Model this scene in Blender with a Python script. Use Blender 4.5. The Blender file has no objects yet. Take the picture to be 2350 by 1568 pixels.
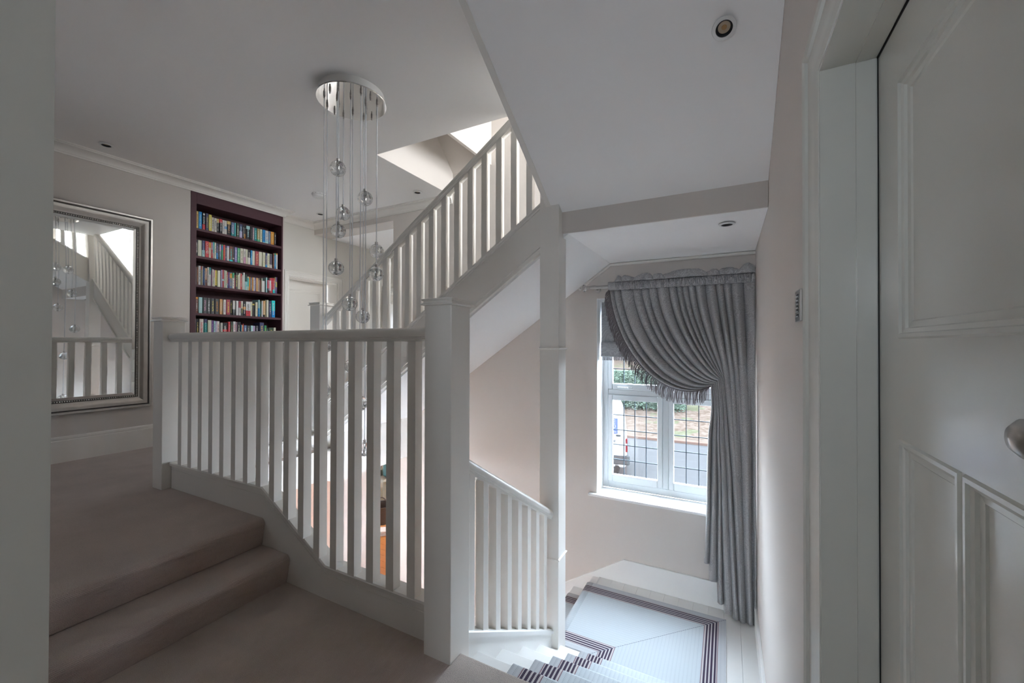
import bpy, bmesh, math, random
from mathutils import Vector, Matrix
random.seed(7)
sc = bpy.context.scene
C = sc.collection

# ------------------------------------------------------------------ camera, world, exposure
cam_d = bpy.data.cameras.new('camera'); cam = bpy.data.objects.new('camera', cam_d); C.objects.link(cam)
cam_d.sensor_fit = 'HORIZONTAL'; cam_d.sensor_width = 36.0; cam_d.lens = 940.87 / 2350 * 36.0
cam_d.clip_start = 0.02; cam_d.clip_end = 300
def cam_matrix(yaw, pitch, roll, loc):
    fwd = Vector((-math.sin(yaw), math.cos(yaw), 0)); right = Vector((math.cos(yaw), math.sin(yaw), 0)); up = Vector((0, 0, 1))
    f2 = fwd * math.cos(pitch) + up * math.sin(pitch); u2 = up * math.cos(pitch) - fwd * math.sin(pitch)
    r3 = right * math.cos(roll) + u2 * math.sin(roll); u3 = u2 * math.cos(roll) - right * math.sin(roll)
    m = Matrix((r3, u3, -f2)).transposed().to_4x4(); m.translation = loc
    return m
cam.matrix_world = cam_matrix(0.482337, 0.007178, 0.002366, Vector((0, 0, 1.2)))
sc.camera = cam

world = bpy.data.worlds.new('overcast_sky'); sc.world = world; world.use_nodes = True
wn = world.node_tree.nodes; wl = world.node_tree.links
for n in list(wn): wn.remove(n)
wo = wn.new('ShaderNodeOutputWorld'); wb = wn.new('ShaderNodeBackground')
wtc = wn.new('ShaderNodeTexCoord'); wno = wn.new('ShaderNodeTexNoise'); wno.inputs['Scale'].default_value = 2.5; wno.inputs['Detail'].default_value = 4
wmx = wn.new('ShaderNodeMixRGB'); wmx.inputs[1].default_value = (0.70, 0.83, 1.0, 1); wmx.inputs[2].default_value = (0.84, 0.92, 1.0, 1)
wl.new(wtc.outputs['Generated'], wno.inputs['Vector']); wl.new(wno.outputs['Fac'], wmx.inputs[0]); wl.new(wmx.outputs[0], wb.inputs['Color'])
wb.inputs['Strength'].default_value = 4.2
wl.new(wb.outputs[0], wo.inputs['Surface'])

sc.view_settings.view_transform = 'Standard'; sc.view_settings.look = 'None'
sc.view_settings.gamma = 1.0; sc.view_settings.use_curve_mapping = False
sc.view_settings.exposure = 3.55
try:
    sc.cycles.max_bounces = 14; sc.cycles.diffuse_bounces = 10; sc.cycles.glossy_bounces = 6
    sc.cycles.transmission_bounces = 10; sc.cycles.transparent_max_bounces = 16
    sc.cycles.caustics_reflective = False; sc.cycles.caustics_refractive = False
    sc.cycles.sample_clamp_indirect = 6.0
except Exception:
    pass

def portal(name, loc, direction, sx, sy):
    """guides sky sampling through a seen or added wall opening, gives no light of its own"""
    l = bpy.data.lights.new(name, 'AREA'); l.shape = 'RECTANGLE'; l.size = sx; l.size_y = sy; l.energy = 1.0
    l.cycles.is_portal = True
    o = bpy.data.objects.new(name, l); C.objects.link(o); o.location = loc
    o.rotation_euler = Vector(direction).to_track_quat('-Z', 'Y').to_euler()
    return o
portal('daylight_portal_stair_window', (-0.46, 3.80, 0.76), (0, -1, 0), 1.1, 1.7)
portal('daylight_portal_upper_window', (0.45, 2.85, 2.95), (-1, 0, 0), 1.1, 1.2)
portal('daylight_portal_added_landing_opening', (-3.45, -1.9, 1.65), (0, 1, 0), 0.30, 0.38)  # unseen opening added to fill the landing with daylight
portal('daylight_portal_added_rear_opening', (-0.40, -1.9, 1.65), (0, 1, 0), 0.42, 0.52)  # unseen opening added to light the passage around the camera
portal('daylight_portal_added_corridor_opening', (-4.04, 6.25, 1.60), (0, -1, 0), 0.4, 0.5)  # unseen opening added to brighten the corridor

# ------------------------------------------------------------------ materials
def nodes_of(name):
    m = bpy.data.materials.new(name); m.use_nodes = True
    nt = m.node_tree; b = nt.nodes['Principled BSDF']
    return m, nt, b
def pm(name, col, rough=0.5, var=0.04, scale=6.0, bump=0.0, bscale=60.0, metal=0.0, spec=0.5, coat=0.0):
    """plain procedural material: base colour with soft noise variation and optional fine relief"""
    m, nt, b = nodes_of(name); N = nt.nodes; L = nt.links
    tc = N.new('ShaderNodeTexCoord'); no = N.new('ShaderNodeTexNoise'); no.inputs['Scale'].default_value = scale; no.inputs['Detail'].default_value = 3
    L.new(tc.outputs['Object'], no.inputs['Vector'])
    mx = N.new('ShaderNodeMixRGB'); c = col
    mx.inputs[1].default_value = (c[0] * (1 - var), c[1] * (1 - var), c[2] * (1 - var), 1)
    mx.inputs[2].default_value = (min(1, c[0] * (1 + var)), min(1, c[1] * (1 + var)), min(1, c[2] * (1 + var)), 1)
    L.new(no.outputs['Fac'], mx.inputs[0]); L.new(mx.outputs[0], b.inputs['Base Color'])
    b.inputs['Roughness'].default_value = rough; b.inputs['Metallic'].default_value = metal
    b.inputs['Specular IOR Level'].default_value = spec; b.inputs['Coat Weight'].default_value = coat
    if bump:
        n2 = N.new('ShaderNodeTexNoise'); n2.inputs['Scale'].default_value = bscale; n2.inputs['Detail'].default_value = 2
        L.new(tc.outputs['Object'], n2.inputs['Vector'])
        bp = N.new('ShaderNodeBump'); bp.inputs['Strength'].default_value = bump; bp.inputs['Distance'].default_value = 0.004
        L.new(n2.outputs['Fac'], bp.inputs['Height']); L.new(bp.outputs[0], b.inputs['Normal'])
    return m
def math_node(nt, op, a=None, b=None, c=None):
    n = nt.nodes.new('ShaderNodeMath'); n.operation = op
    for i, v in enumerate((a, b, c)):
        if v is None: continue
        if isinstance(v, (int, float)): n.inputs[i].default_value = v
        else: nt.links.new(v, n.inputs[i])
    return n.outputs[0]

MAT = {}
MAT['wood'] = pm('white_painted_wood', (0.78, 0.755, 0.715), 0.34, 0.02, 4, 0.06, 35)
MAT['wood2'] = pm('white_painted_step', (0.80, 0.80, 0.785), 0.4, 0.02, 4, 0.05, 30)
MAT['gloss'] = pm('grey_white_gloss_paint', (0.69, 0.69, 0.645), 0.24, 0.02, 3, 0.03, 12)
MAT['wall'] = pm('greige_wall_paint', (0.625, 0.582, 0.545), 0.75, 0.02, 2, 0.05, 90)
MAT['wall_cream'] = pm('cream_wall_paint', (0.68, 0.655, 0.61), 0.75, 0.02, 2, 0.05, 90)
MAT['ceil'] = pm('white_ceiling_paint', (0.87, 0.86, 0.855), 0.8, 0.015, 2, 0.05, 80)
MAT['peach'] = pm('peach_wall_paint', (0.62, 0.45, 0.36), 0.75, 0.02, 2, 0.04, 80)
MAT['plum'] = pm('plum_brown_paint', (0.078, 0.026, 0.035), 0.55, 0.05, 6, 0.06, 60)
MAT['chrome'] = pm('polished_chrome', (0.80, 0.80, 0.80), 0.04, 0.01, 3, metal=1.0)
MAT['steel'] = pm('brushed_nickel', (0.50, 0.48, 0.46), 0.30, 0.05, 40, metal=1.0)
MAT['blackm'] = pm('black_plastic', (0.012, 0.012, 0.014), 0.4, 0.1, 20)
MAT['plastic'] = pm('white_plastic', (0.72, 0.72, 0.71), 0.4, 0.02, 8)
MAT['upvc'] = pm('white_window_frame', (0.60, 0.63, 0.645), 0.3, 0.01, 5)
MAT['lead'] = pm('grey_lead_came', (0.05, 0.065, 0.08), 0.8, 0.1, 40, spec=0.05)
MAT['silverframe'] = pm('antique_silver_leaf', (0.42, 0.39, 0.36), 0.36, 0.14, 14, 0.08, 50, metal=0.9)
MAT['dark_silver'] = pm('dark_silver_metal', (0.11, 0.10, 0.092), 0.42, 0.15, 14, metal=0.8)  # darker silver for the frame recesses and the alarm vent gap
MAT['bead'] = pm('silver_bead', (0.62, 0.60, 0.57), 0.25, 0.05, 30, metal=1.0)
MAT['dark_gap'] = pm('dark_gap_fill', (0.03, 0.028, 0.026), 0.8, 0.1, 10)
MAT['orangefloor'] = pm('orange_oak_boards', (0.48, 0.20, 0.055), 0.4, 0.15, 7, 0.05, 30)
MAT['lens'] = pm('frosted_lamp_lens', (0.48, 0.38, 0.27), 0.25, 0.15, 60)
MAT['amber'] = pm('amber_led_chip', (0.42, 0.24, 0.09), 0.3, 0.1, 60)

def mirror_glass():
    m, nt, b = nodes_of('mirror_glass')
    b.inputs['Base Color'].default_value = (0.86, 0.88, 0.87, 1); b.inputs['Metallic'].default_value = 1; b.inputs['Roughness'].default_value = 0.015
    tc = nt.nodes.new('ShaderNodeTexCoord'); no = nt.nodes.new('ShaderNodeTexNoise'); no.inputs['Scale'].default_value = 1.3; no.inputs['Detail'].default_value = 0
    bp = nt.nodes.new('ShaderNodeBump'); bp.inputs['Strength'].default_value = 0.25; bp.inputs['Distance'].default_value = 0.01
    nt.links.new(tc.outputs['Object'], no.inputs['Vector']); nt.links.new(no.outputs['Fac'], bp.inputs['Height']); nt.links.new(bp.outputs[0], b.inputs['Normal'])
    return m
MAT['mirror'] = mirror_glass()

def pane_glass(name='clear_window_glass', c1=(0.95, 0.97, 0.98, 1), c2=(0.98, 0.99, 0.99, 1)):
    m = bpy.data.materials.new(name); m.use_nodes = True; nt = m.node_tree; N = nt.nodes
    for n in list(N): N.remove(n)
    o = N.new('ShaderNodeOutputMaterial'); t = N.new('ShaderNodeBsdfTransparent'); g = N.new('ShaderNodeBsdfGlossy'); g.inputs['Roughness'].default_value = 0.02
    tc = N.new('ShaderNodeTexCoord'); no = N.new('ShaderNodeTexNoise'); no.inputs['Scale'].default_value = 3
    mr = N.new('ShaderNodeMixRGB'); mr.inputs[1].default_value = c1; mr.inputs[2].default_value = c2
    nt.links.new(tc.outputs['Object'], no.inputs['Vector']); nt.links.new(no.outputs['Fac'], mr.inputs[0]); nt.links.new(mr.outputs[0], t.inputs['Color'])
    mx = N.new('ShaderNodeMixShader'); mx.inputs[0].default_value = 0.05
    nt.links.new(t.outputs[0], mx.inputs[1]); nt.links.new(g.outputs[0], mx.inputs[2]); nt.links.new(mx.outputs[0], o.inputs['Surface'])
    return m
MAT['pane'] = pane_glass()
MAT['pane_warm_light'] = pane_glass('light_warming_glass', (0.98, 0.94, 0.89, 1), (1.0, 0.96, 0.91, 1))  # tint added to warm the daylight that reaches the landing

def crystal_glass():
    m, nt, b = nodes_of('bubbled_crystal_glass'); N = nt.nodes; L = nt.links
    b.inputs['Base Color'].default_value = (0.97, 0.99, 1, 1); b.inputs['Transmission Weight'].default_value = 1.0
    b.inputs['Roughness'].default_value = 0.03; b.inputs['IOR'].default_value = 1.48
    tc = N.new('ShaderNodeTexCoord'); v = N.new('ShaderNodeTexVoronoi'); v.inputs['Scale'].default_value = 130
    bp = N.new('ShaderNodeBump'); bp.inputs['Strength'].default_value = 0.18; bp.inputs['Distance'].default_value = 0.003
    L.new(tc.outputs['Object'], v.inputs['Vector']); L.new(v.outputs['Distance'], bp.inputs['Height']); L.new(bp.outputs[0], b.inputs['Normal'])
    return m
MAT['crystal'] = crystal_glass()
MAT['bubble'] = pm('trapped_air_bubble', (0.93, 0.95, 0.97), 0.10, 0.02, 30, spec=1.0)
def clear_cord():
    m, nt, b = nodes_of('clear_flex'); N = nt.nodes; L = nt.links
    b.inputs['Base Color'].default_value = (0.9, 0.92, 0.95, 1); b.inputs['Roughness'].default_value = 0.12; b.inputs['Specular IOR Level'].default_value = 0.9
    tc = N.new('ShaderNodeTexCoord'); no = N.new('ShaderNodeTexNoise'); no.inputs['Scale'].default_value = 6
    L.new(tc.outputs['Object'], no.inputs['Vector'])
    t = N.new('ShaderNodeBsdfTransparent'); mx = N.new('ShaderNodeMixShader'); lw = N.new('ShaderNodeLayerWeight'); lw.inputs['Blend'].default_value = 0.45
    L.new(math_node(nt, 'MULTIPLY_ADD', no.outputs['Fac'], 0.5, math_node(nt, 'MULTIPLY_ADD', lw.outputs['Facing'], -0.3, 0.50)), mx.inputs[0])
    L.new(t.outputs[0], mx.inputs[1]); L.new(b.outputs[0], mx.inputs[2]); L.new(mx.outputs[0], N['Material Output'].inputs['Surface'])
    return m
MAT['cord'] = clear_cord()

def carpet_mat(name, c, rib=True, coarse=False):
    m, nt, b = nodes_of(name); N = nt.nodes; L = nt.links
    tc = N.new('ShaderNodeTexCoord'); n1 = N.new('ShaderNodeTexNoise'); n1.inputs['Scale'].default_value = 430 if coarse else 420; n1.inputs['Detail'].default_value = 2
    n2 = N.new('ShaderNodeTexNoise'); n2.inputs['Scale'].default_value = 5; n2.inputs['Detail'].default_value = 3
    L.new(tc.outputs['Object'], n1.inputs['Vector']); L.new(tc.outputs['Object'], n2.inputs['Vector'])
    s = math_node(nt, 'MULTIPLY_ADD', n1.outputs['Fac'], 0.55, math_node(nt, 'MULTIPLY', n2.outputs['Fac'], 0.45))
    cr = N.new('ShaderNodeValToRGB'); cr.color_ramp.elements[0].position = 0.3; cr.color_ramp.elements[1].position = 0.72
    lo, hi = (0.62, 1.32) if coarse else (0.80, 1.16)
    cr.color_ramp.elements[0].color = (c[0] * lo, c[1] * lo, c[2] * lo, 1); cr.color_ramp.elements[1].color = (c[0] * hi, c[1] * hi, c[2] * hi, 1)
    L.new(s, cr.inputs[0]); L.new(cr.outputs[0], b.inputs['Base Color'])
    b.inputs['Roughness'].default_value = 0.95; b.inputs['Specular IOR Level'].default_value = 0.15
    b.inputs['Sheen Weight'].default_value = 0.25
    h = n1.outputs['Fac']
    if rib:
        uv = N.new('ShaderNodeUVMap'); sx = N.new('ShaderNodeSeparateXYZ'); L.new(uv.outputs[0], sx.inputs[0])
        w = math_node(nt, 'SINE', math_node(nt, 'MULTIPLY', sx.outputs[1], 2 * math.pi / 0.0062))
        h = math_node(nt, 'MULTIPLY_ADD', w, 0.35, h)
    bp = N.new('ShaderNodeBump'); bp.inputs['Strength'].default_value = 0.8 if not coarse else 1.0; bp.inputs['Distance'].default_value = 0.002 if not coarse else 0.004
    L.new(h, bp.inputs['Height']); L.new(bp.outputs[0], b.inputs['Normal'])
    return m
MAT['carpet'] = carpet_mat('taupe_ribbed_carpet', (0.52, 0.43, 0.385))
MAT['carpet_lip'] = carpet_mat('lit_loop_carpet_edge', (0.62, 0.545, 0.495), rib=False, coarse=True)  # coloured lighter than the carpet to carry the window light on it

def runner_mat():
    """flat-woven stair runner: pale field with fine dashes, dark banded borders; UV u = metres across, v = metres along"""
    m, nt, b = nodes_of('striped_runner_weave'); N = nt.nodes; L = nt.links
    uv = N.new('ShaderNodeUVMap'); s = N.new('ShaderNodeSeparateXYZ'); L.new(uv.outputs[0], s.inputs[0])
    u, v = s.outputs[0], s.outputs[1]
    W = 0.782
    e = math_node(nt, 'MINIMUM', u, math_node(nt, 'SUBTRACT', W, u))          # distance from nearest long edge
    cr = N.new('ShaderNodeValToRGB'); cr.color_ramp.interpolation = 'CONSTANT'
    grey = (0.58, 0.60, 0.63); maroon = (0.13, 0.02, 0.05); white = (0.62, 0.59, 0.60); dark = (0.062, 0.045, 0.080); field = (0.60, 0.66, 0.70)
    stops = [(0, grey), (0.047, maroon), (0.0505, white), (0.056, dark), (0.067, white), (0.075, dark), (0.086, white), (0.094, dark), (0.105, white), (0.113, dark), (0.124, white), (0.134, maroon), (0.1375, field)]
    els = cr.color_ramp.elements
    els[0].position = 0; els[0].color = (*grey, 1); els[1].position = stops[1][0] / 0.4; els[1].color = (*maroon, 1)
    for p, c in stops[2:]:
        el = els.new(p / 0.4); el.color = (*c, 1)
    # wavy woven edges
    wob = math_node(nt, 'MULTIPLY', math_node(nt, 'SINE', math_node(nt, 'MULTIPLY', v, 2 * math.pi / 0.008)), 0.0011)
    L.new(math_node(nt, 'DIVIDE', math_node(nt, 'ADD', e, wob), 0.4), cr.inputs[0])
    # field: columns with herringbone dashes
    col = math_node(nt, 'PINGPONG', u, 0.011)
    hb = math_node(nt, 'FRACT', math_node(nt, 'DIVIDE', math_node(nt, 'ADD', v, col), 0.0085))
    dash = math_node(nt, 'LESS_THAN', hb, 0.38)
    cell = math_node(nt, 'LESS_THAN', math_node(nt, 'FRACT', math_node(nt, 'DIVIDE', u, 0.022)), 0.22)
    d2 = math_node(nt, 'MULTIPLY', dash, math_node(nt, 'MULTIPLY_ADD', cell, 0.55, 0.35))
    inside = math_node(nt, 'MAXIMUM', math_node(nt, 'GREATER_THAN', e, 0.1385), math_node(nt, 'LESS_THAN', e, 0.0465))
    fac = math_node(nt, 'MULTIPLY', d2, inside)
    mx = N.new('ShaderNodeMixRGB'); mx.inputs[2].default_value = (0.24, 0.29, 0.36, 1)
    L.new(math_node(nt, 'MULTIPLY', fac, 0.62), mx.inputs[0]); L.new(cr.outputs[0], mx.inputs[1]); L.new(mx.outputs[0], b.inputs['Base Color'])
    b.inputs['Roughness'].default_value = 0.9; b.inputs['Specular IOR Level'].default_value = 0.15
    bp = N.new('ShaderNodeBump'); bp.inputs['Strength'].default_value = 0.5; bp.inputs['Distance'].default_value = 0.001
    L.new(hb, bp.inputs['Height']); L.new(bp.outputs[0], b.inputs['Normal'])
    return m
MAT['runner'] = runner_mat()

def fabric_mat(name, c, c2, scale=26):
    m, nt, b = nodes_of(name); N = nt.nodes; L = nt.links
    uv = N.new('ShaderNodeUVMap'); n1 = N.new('ShaderNodeTexNoise'); n1.inputs['Scale'].default_value = 5; n1.inputs['Detail'].default_value = 1
    L.new(uv.outputs[0], n1.inputs['Vector'])
    mixv = N.new('ShaderNodeMixRGB'); mixv.inputs[0].default_value = 0.22; L.new(uv.outputs[0], mixv.inputs[1]); L.new(n1.outputs['Color'], mixv.inputs[2])
    w = N.new('ShaderNodeTexWave'); w.wave_type = 'RINGS'; w.inputs['Scale'].default_value = scale; w.inputs['Distortion'].default_value = 9; w.inputs['Detail'].default_value = 3; w.inputs['Detail Scale'].default_value = 2.2
    L.new(mixv.outputs[0], w.inputs['Vector'])
    n3 = N.new('ShaderNodeTexNoise'); n3.inputs['Scale'].default_value = 300; L.new(uv.outputs[0], n3.inputs['Vector'])
    f = math_node(nt, 'MULTIPLY', math_node(nt, 'GREATER_THAN', w.outputs['Fac'], 0.62), n3.outputs['Fac'])
    mx = N.new('ShaderNodeMixRGB'); mx.inputs[1].default_value = (*c, 1); mx.inputs[2].default_value = (*c2, 1)
    L.new(f, mx.inputs[0]); L.new(mx.outputs[0], b.inputs['Base Color'])
    b.inputs['Roughness'].default_value = 0.72; b.inputs['Specular IOR Level'].default_value = 0.3; b.inputs['Sheen Weight'].default_value = 0.2
    bp = N.new('ShaderNodeBump'); bp.inputs['Strength'].default_value = 0.35; bp.inputs['Distance'].default_value = 0.001
    L.new(n3.outputs['Fac'], bp.inputs['Height']); L.new(bp.outputs[0], b.inputs['Normal'])
    return m
MAT['curtain'] = fabric_mat('grey_paisley_damask', (0.32, 0.318, 0.32), (0.54, 0.54, 0.555))
MAT['blindfab'] = fabric_mat('grey_blind_damask', (0.33, 0.33, 0.338), (0.50, 0.50, 0.515), 18)
MAT['fringe'] = pm('taupe_cord_fringe', (0.165, 0.145, 0.152), 0.7, 0.25, 80)

def book_mat():
    """one printed-cover material; every book carries its own colours as custom properties"""
    m, nt, b = nodes_of('printed_book_cover'); N = nt.nodes; L = nt.links
    def attr(n):
        a = N.new('ShaderNodeAttribute'); a.attribute_type = 'OBJECT'; a.attribute_name = n; return a
    c1, c2, tcol = attr('cover_colour').outputs['Color'], attr('band_colour').outputs['Color'], attr('print_colour').outputs['Color']
    par = N.new('ShaderNodeSeparateXYZ'); L.new(attr('band_range').outputs['Vector'], par.inputs[0])     # low, high, print strength
    tc = N.new('ShaderNodeTexCoord'); s = N.new('ShaderNodeSeparateXYZ'); L.new(tc.outputs['Generated'], s.inputs[0])
    uy, uz, ux = s.outputs[1], s.outputs[2], s.outputs[0]
    band = math_node(nt, 'MULTIPLY', math_node(nt, 'GREATER_THAN', uz, par.outputs[0]), math_node(nt, 'LESS_THAN', uz, par.outputs[1]))
    mx = N.new('ShaderNodeMixRGB'); L.new(band, mx.inputs[0]); L.new(c1, mx.inputs[1]); L.new(c2, mx.inputs[2])
    oi = N.new('ShaderNodeObjectInfo')
    cb = N.new('ShaderNodeCombineXYZ'); L.new(math_node(nt, 'MULTIPLY', uy, 3.0), cb.inputs[0]); L.new(math_node(nt, 'MULTIPLY', uz, 34.0), cb.inputs[1]); L.new(math_node(nt, 'MULTIPLY', oi.outputs['Random'], 50.0), cb.inputs[2])
    no = N.new('ShaderNodeTexNoise'); no.inputs['Scale'].default_value = 1.0; no.inputs['Detail'].default_value = 1; L.new(cb.outputs[0], no.inputs['Vector'])
    mid = math_node(nt, 'LESS_THAN', math_node(nt, 'ABSOLUTE', math_node(nt, 'SUBTRACT', uy, 0.5)), 0.2)
    rng = math_node(nt, 'MULTIPLY', math_node(nt, 'GREATER_THAN', uz, 0.16), math_node(nt, 'LESS_THAN', uz, 0.84))
    front = math_node(nt, 'GREATER_THAN', ux, 0.97)
    tx = math_node(nt, 'MULTIPLY', math_node(nt, 'MULTIPLY', mid, rng), math_node(nt, 'MULTIPLY', math_node(nt, 'GREATER_THAN', no.outputs['Fac'], 0.47), front))
    m2 = N.new('ShaderNodeMixRGB'); L.new(math_node(nt, 'MULTIPLY', tx, par.outputs[2]), m2.inputs[0]); L.new(mx.outputs[0], m2.inputs[1]); L.new(tcol, m2.inputs[2])
    page = N.new('ShaderNodeMixRGB'); page.inputs[2].default_value = (0.55, 0.50, 0.40, 1); L.new(m2.outputs[0], page.inputs[1])
    inner = math_node(nt, 'MULTIPLY', math_node(nt, 'LESS_THAN', math_node(nt, 'ABSOLUTE', math_node(nt, 'SUBTRACT', uy, 0.5)), 0.42), math_node(nt, 'MULTIPLY', math_node(nt, 'LESS_THAN', ux, 0.96), math_node(nt, 'GREATER_THAN', uz, 0.995)))
    L.new(inner, page.inputs[0]); L.new(page.outputs[0], b.inputs['Base Color']); b.inputs['Roughness'].default_value = 0.45
    return m
MAT['book'] = book_mat()

# ------------------------------------------------------------------ mesh helpers
class MB:
    def __init__(s): s.v = []; s.f = []; s.uv = {}
    def add(s, vs, fs):
        o = len(s.v); s.v += [tuple(p) for p in vs]; s.f += [tuple(i + o for i in f) for f in fs]; return s
    def box(s, x0, x1, y0, y1, z0, z1):
        return s.add([(x0, y0, z0), (x1, y0, z0), (x1, y1, z0), (x0, y1, z0), (x0, y0, z1), (x1, y0, z1), (x1, y1, z1), (x0, y1, z1)],
                     [(0, 3, 2, 1), (4, 5, 6, 7), (0, 1, 5, 4), (1, 2, 6, 5), (2, 3, 7, 6), (3, 0, 4, 7)])
    def prism(s, pts, axis, a, b):
        """2D outline pts extruded along axis from a to b; outline order (other two axes in xyz order)"""
        n = len(pts)
        def P(p, t): return {'x': (t, p[0], p[1]), 'y': (p[0], t, p[1]), 'z': (p[0], p[1], t)}[axis]
        vs = [P(p, a) for p in pts] + [P(p, b) for p in pts]
        fs = [(i, (i + 1) % n, n + (i + 1) % n, n + i) for i in range(n)] + [tuple(range(n - 1, -1, -1)), tuple(range(n, 2 * n))]
        return s.add(vs, fs)
    def sweep(s, prof, path, frames):
        """profile [(a,b)] placed at each path point with frame (A,B) vectors; closed profile, open path"""
        n = len(prof); vs = []
        for p, (A, B) in zip(path, frames):
            for a, b in prof: vs.append(Vector(p) + Vector(A) * a + Vector(B) * b)
        fs = []
        for k in range(len(path) - 1):
            for i in range(n):
                fs.append((k * n + i, k * n + (i + 1) % n, (k + 1) * n + (i + 1) % n, (k + 1) * n + i))
        fs.append(tuple(range(n - 1, -1, -1))); fs.append(tuple((len(path) - 1) * n + i for i in range(n)))
        return s.add(vs, fs)
    def lathe(s, prof, centre=(0, 0, 0), seg=24, axis='z', squash=None):
        n = len(prof); vs = []; cx, cy, cz = centre
        for k in range(seg):
            t = 2 * math.pi * k / seg; c, si = math.cos(t), math.sin(t)
            for r, h in prof:
                if axis == 'z': vs.append((cx + r * c, cy + r * si, cz + h))
                elif axis == 'x': vs.append((cx + h, cy + r * c, cz + r * si))
                else: vs.append((cx + r * c, cy + h, cz + r * si))
        fs = []
        for k in range(seg):
            k2 = (k + 1) % seg
            for i in range(n - 1): fs.append((k * n + i, k2 * n + i, k2 * n + i + 1, k * n + i + 1))
        return s.add(vs, fs)
    def tube(s, pts, r, seg=8):
        pts = [Vector(p) for p in pts]; n = len(pts); vs = []; ref = Vector((0.31, 0.77, 0.55))
        for k in range(n):
            d = (pts[min(k + 1, n - 1)] - pts[max(k - 1, 0)]).normalized()
            a = d.cross(ref).normalized(); b = d.cross(a)
            rr = r[k] if isinstance(r, (list, tuple)) else r
            for i in range(seg):
                t = 2 * math.pi * i / seg; vs.append(pts[k] + a * rr * math.cos(t) + b * rr * math.sin(t))
        fs = [(k * seg + i, k * seg + (i + 1) % seg, (k + 1) * seg + (i + 1) % seg, (k + 1) * seg + i) for k in range(n - 1) for i in range(seg)]
        fs += [tuple(range(seg - 1, -1, -1)), tuple((n - 1) * seg + i for i in range(seg))]
        return s.add(vs, fs)
    def mesh(s, name, smooth=None):
        me = bpy.data.meshes.new(name); me.from_pydata(s.v, [], s.f)
        bm = bmesh.new(); bm.from_mesh(me); bmesh.ops.recalc_face_normals(bm, faces=bm.faces); bm.to_mesh(me); bm.free()
        if smooth is not None:
            me.polygons.foreach_set('use_smooth', [True] * len(me.polygons)); me.set_sharp_from_angle(angle=math.radians(smooth))
        me.update(); return me
    def build(s, name, mat, parent=None, smooth=None, bevel=0, label=None):
        o = bpy.data.objects.new(name, s.mesh(name, smooth)); C.objects.link(o)
        if mat: o.data.materials.append(MAT[mat] if isinstance(mat, str) else mat)
        if parent: o.parent = parent
        if bevel:
            b = o.modifiers.new('edge_bevel', 'BEVEL'); b.width = bevel; b.segments = 2; b.limit_method = 'ANGLE'; b.angle_limit = math.radians(40)
        if label: o['label'] = label
        return o
def grid_obj(name, rows, mat, parent=None, uvs=None, smooth=True, thick=0, closed=False):
    """rows: list of rows of points -> quad grid with optional UVs"""
    nr, nc = len(rows), len(rows[0]); vs = [tuple(p) for r in rows for p in r]
    fs = [(r * nc + c, r * nc + c + 1, (r + 1) * nc + c + 1, (r + 1) * nc + c) for r in range(nr - 1) for c in range(nc - 1)]
    me = bpy.data.meshes.new(name); me.from_pydata(vs, [], fs)
    if uvs:
        ul = me.uv_layers.new(name='UVMap'); flat = [uv for r in uvs for uv in r]
        for lp in me.loops: ul.data[lp.index].uv = flat[lp.vertex_index]
    if smooth: me.polygons.foreach_set('use_smooth', [True] * len(me.polygons)); me.set_sharp_from_angle(angle=math.radians(50))
    me.update(); o = bpy.data.objects.new(name, me); C.objects.link(o)
    if mat: me.materials.append(MAT[mat])
    if parent: o.parent = parent
    if thick:
        sm = o.modifiers.new('cloth_thickness', 'SOLIDIFY'); sm.thickness = thick; sm.offset = 0
    return o
def tag(o, label=None, cat=None, group=None, kind=None):
    if label: o['label'] = label
    if cat: o['category'] = cat
    if group: o['group'] = group
    if kind: o['kind'] = kind
    return o
def struct(o, label=None, cat=None):
    return tag(o, label, cat, kind='structure')
def thing(name, label, cat, group=None, loc=(0, 0, 0)):
    o = bpy.data.objects.new(name, None); C.objects.link(o); o.location = loc; o.empty_display_size = 0.1
    return tag(o, label, cat, group)
def part_copy(src, parent, loc):
    c = src.copy(); C.objects.link(c); c.parent = parent; c.location = loc; return c
def text_mesh(name, txt, size, mat, parent, matrix, extrude=0.0006, align='CENTER', font_scale_x=1.0):
    cu = bpy.data.curves.new(name + '_curve', 'FONT'); cu.body = txt; cu.size = size; cu.extrude = extrude; cu.align_x = align; cu.align_y = 'CENTER'; cu.resolution_u = 3
    t = bpy.data.objects.new(name + '_tmp', cu); C.objects.link(t)
    dg = bpy.context.evaluated_depsgraph_get(); me = bpy.data.meshes.new_from_object(t.evaluated_get(dg))
    C.objects.unlink(t); bpy.data.objects.remove(t); bpy.data.curves.remove(cu)
    sclm = Matrix.Diagonal((font_scale_x, 1, 1, 1))
    me.transform(matrix @ sclm)
    o = bpy.data.objects.new(name, me); C.objects.link(o); me.materials.append(MAT[mat] if isinstance(mat, str) else mat); o.parent = parent
    return o
def basis(origin, right, up):
    """matrix that lays text flat: x along right, y along up"""
    r = Vector(right).normalized(); u = Vector(up).normalized(); n = r.cross(u)
    m = Matrix((r, u, n)).transposed().to_4x4(); m.translation = Vector(origin); return m

# ------------------------------------------------------------------ key levels and planes (metres, lower carpet = 0)
XR, YW, XM, XD = 0.188, 3.5, -4.555, -4.72
ZC, ZU, ZL, ZG = 2.75, 0.282, -0.795, -2.6
S1, S2, SL = 0.692, 0.623, -0.607       # pitch of upper flight, top flight and lower flight

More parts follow.
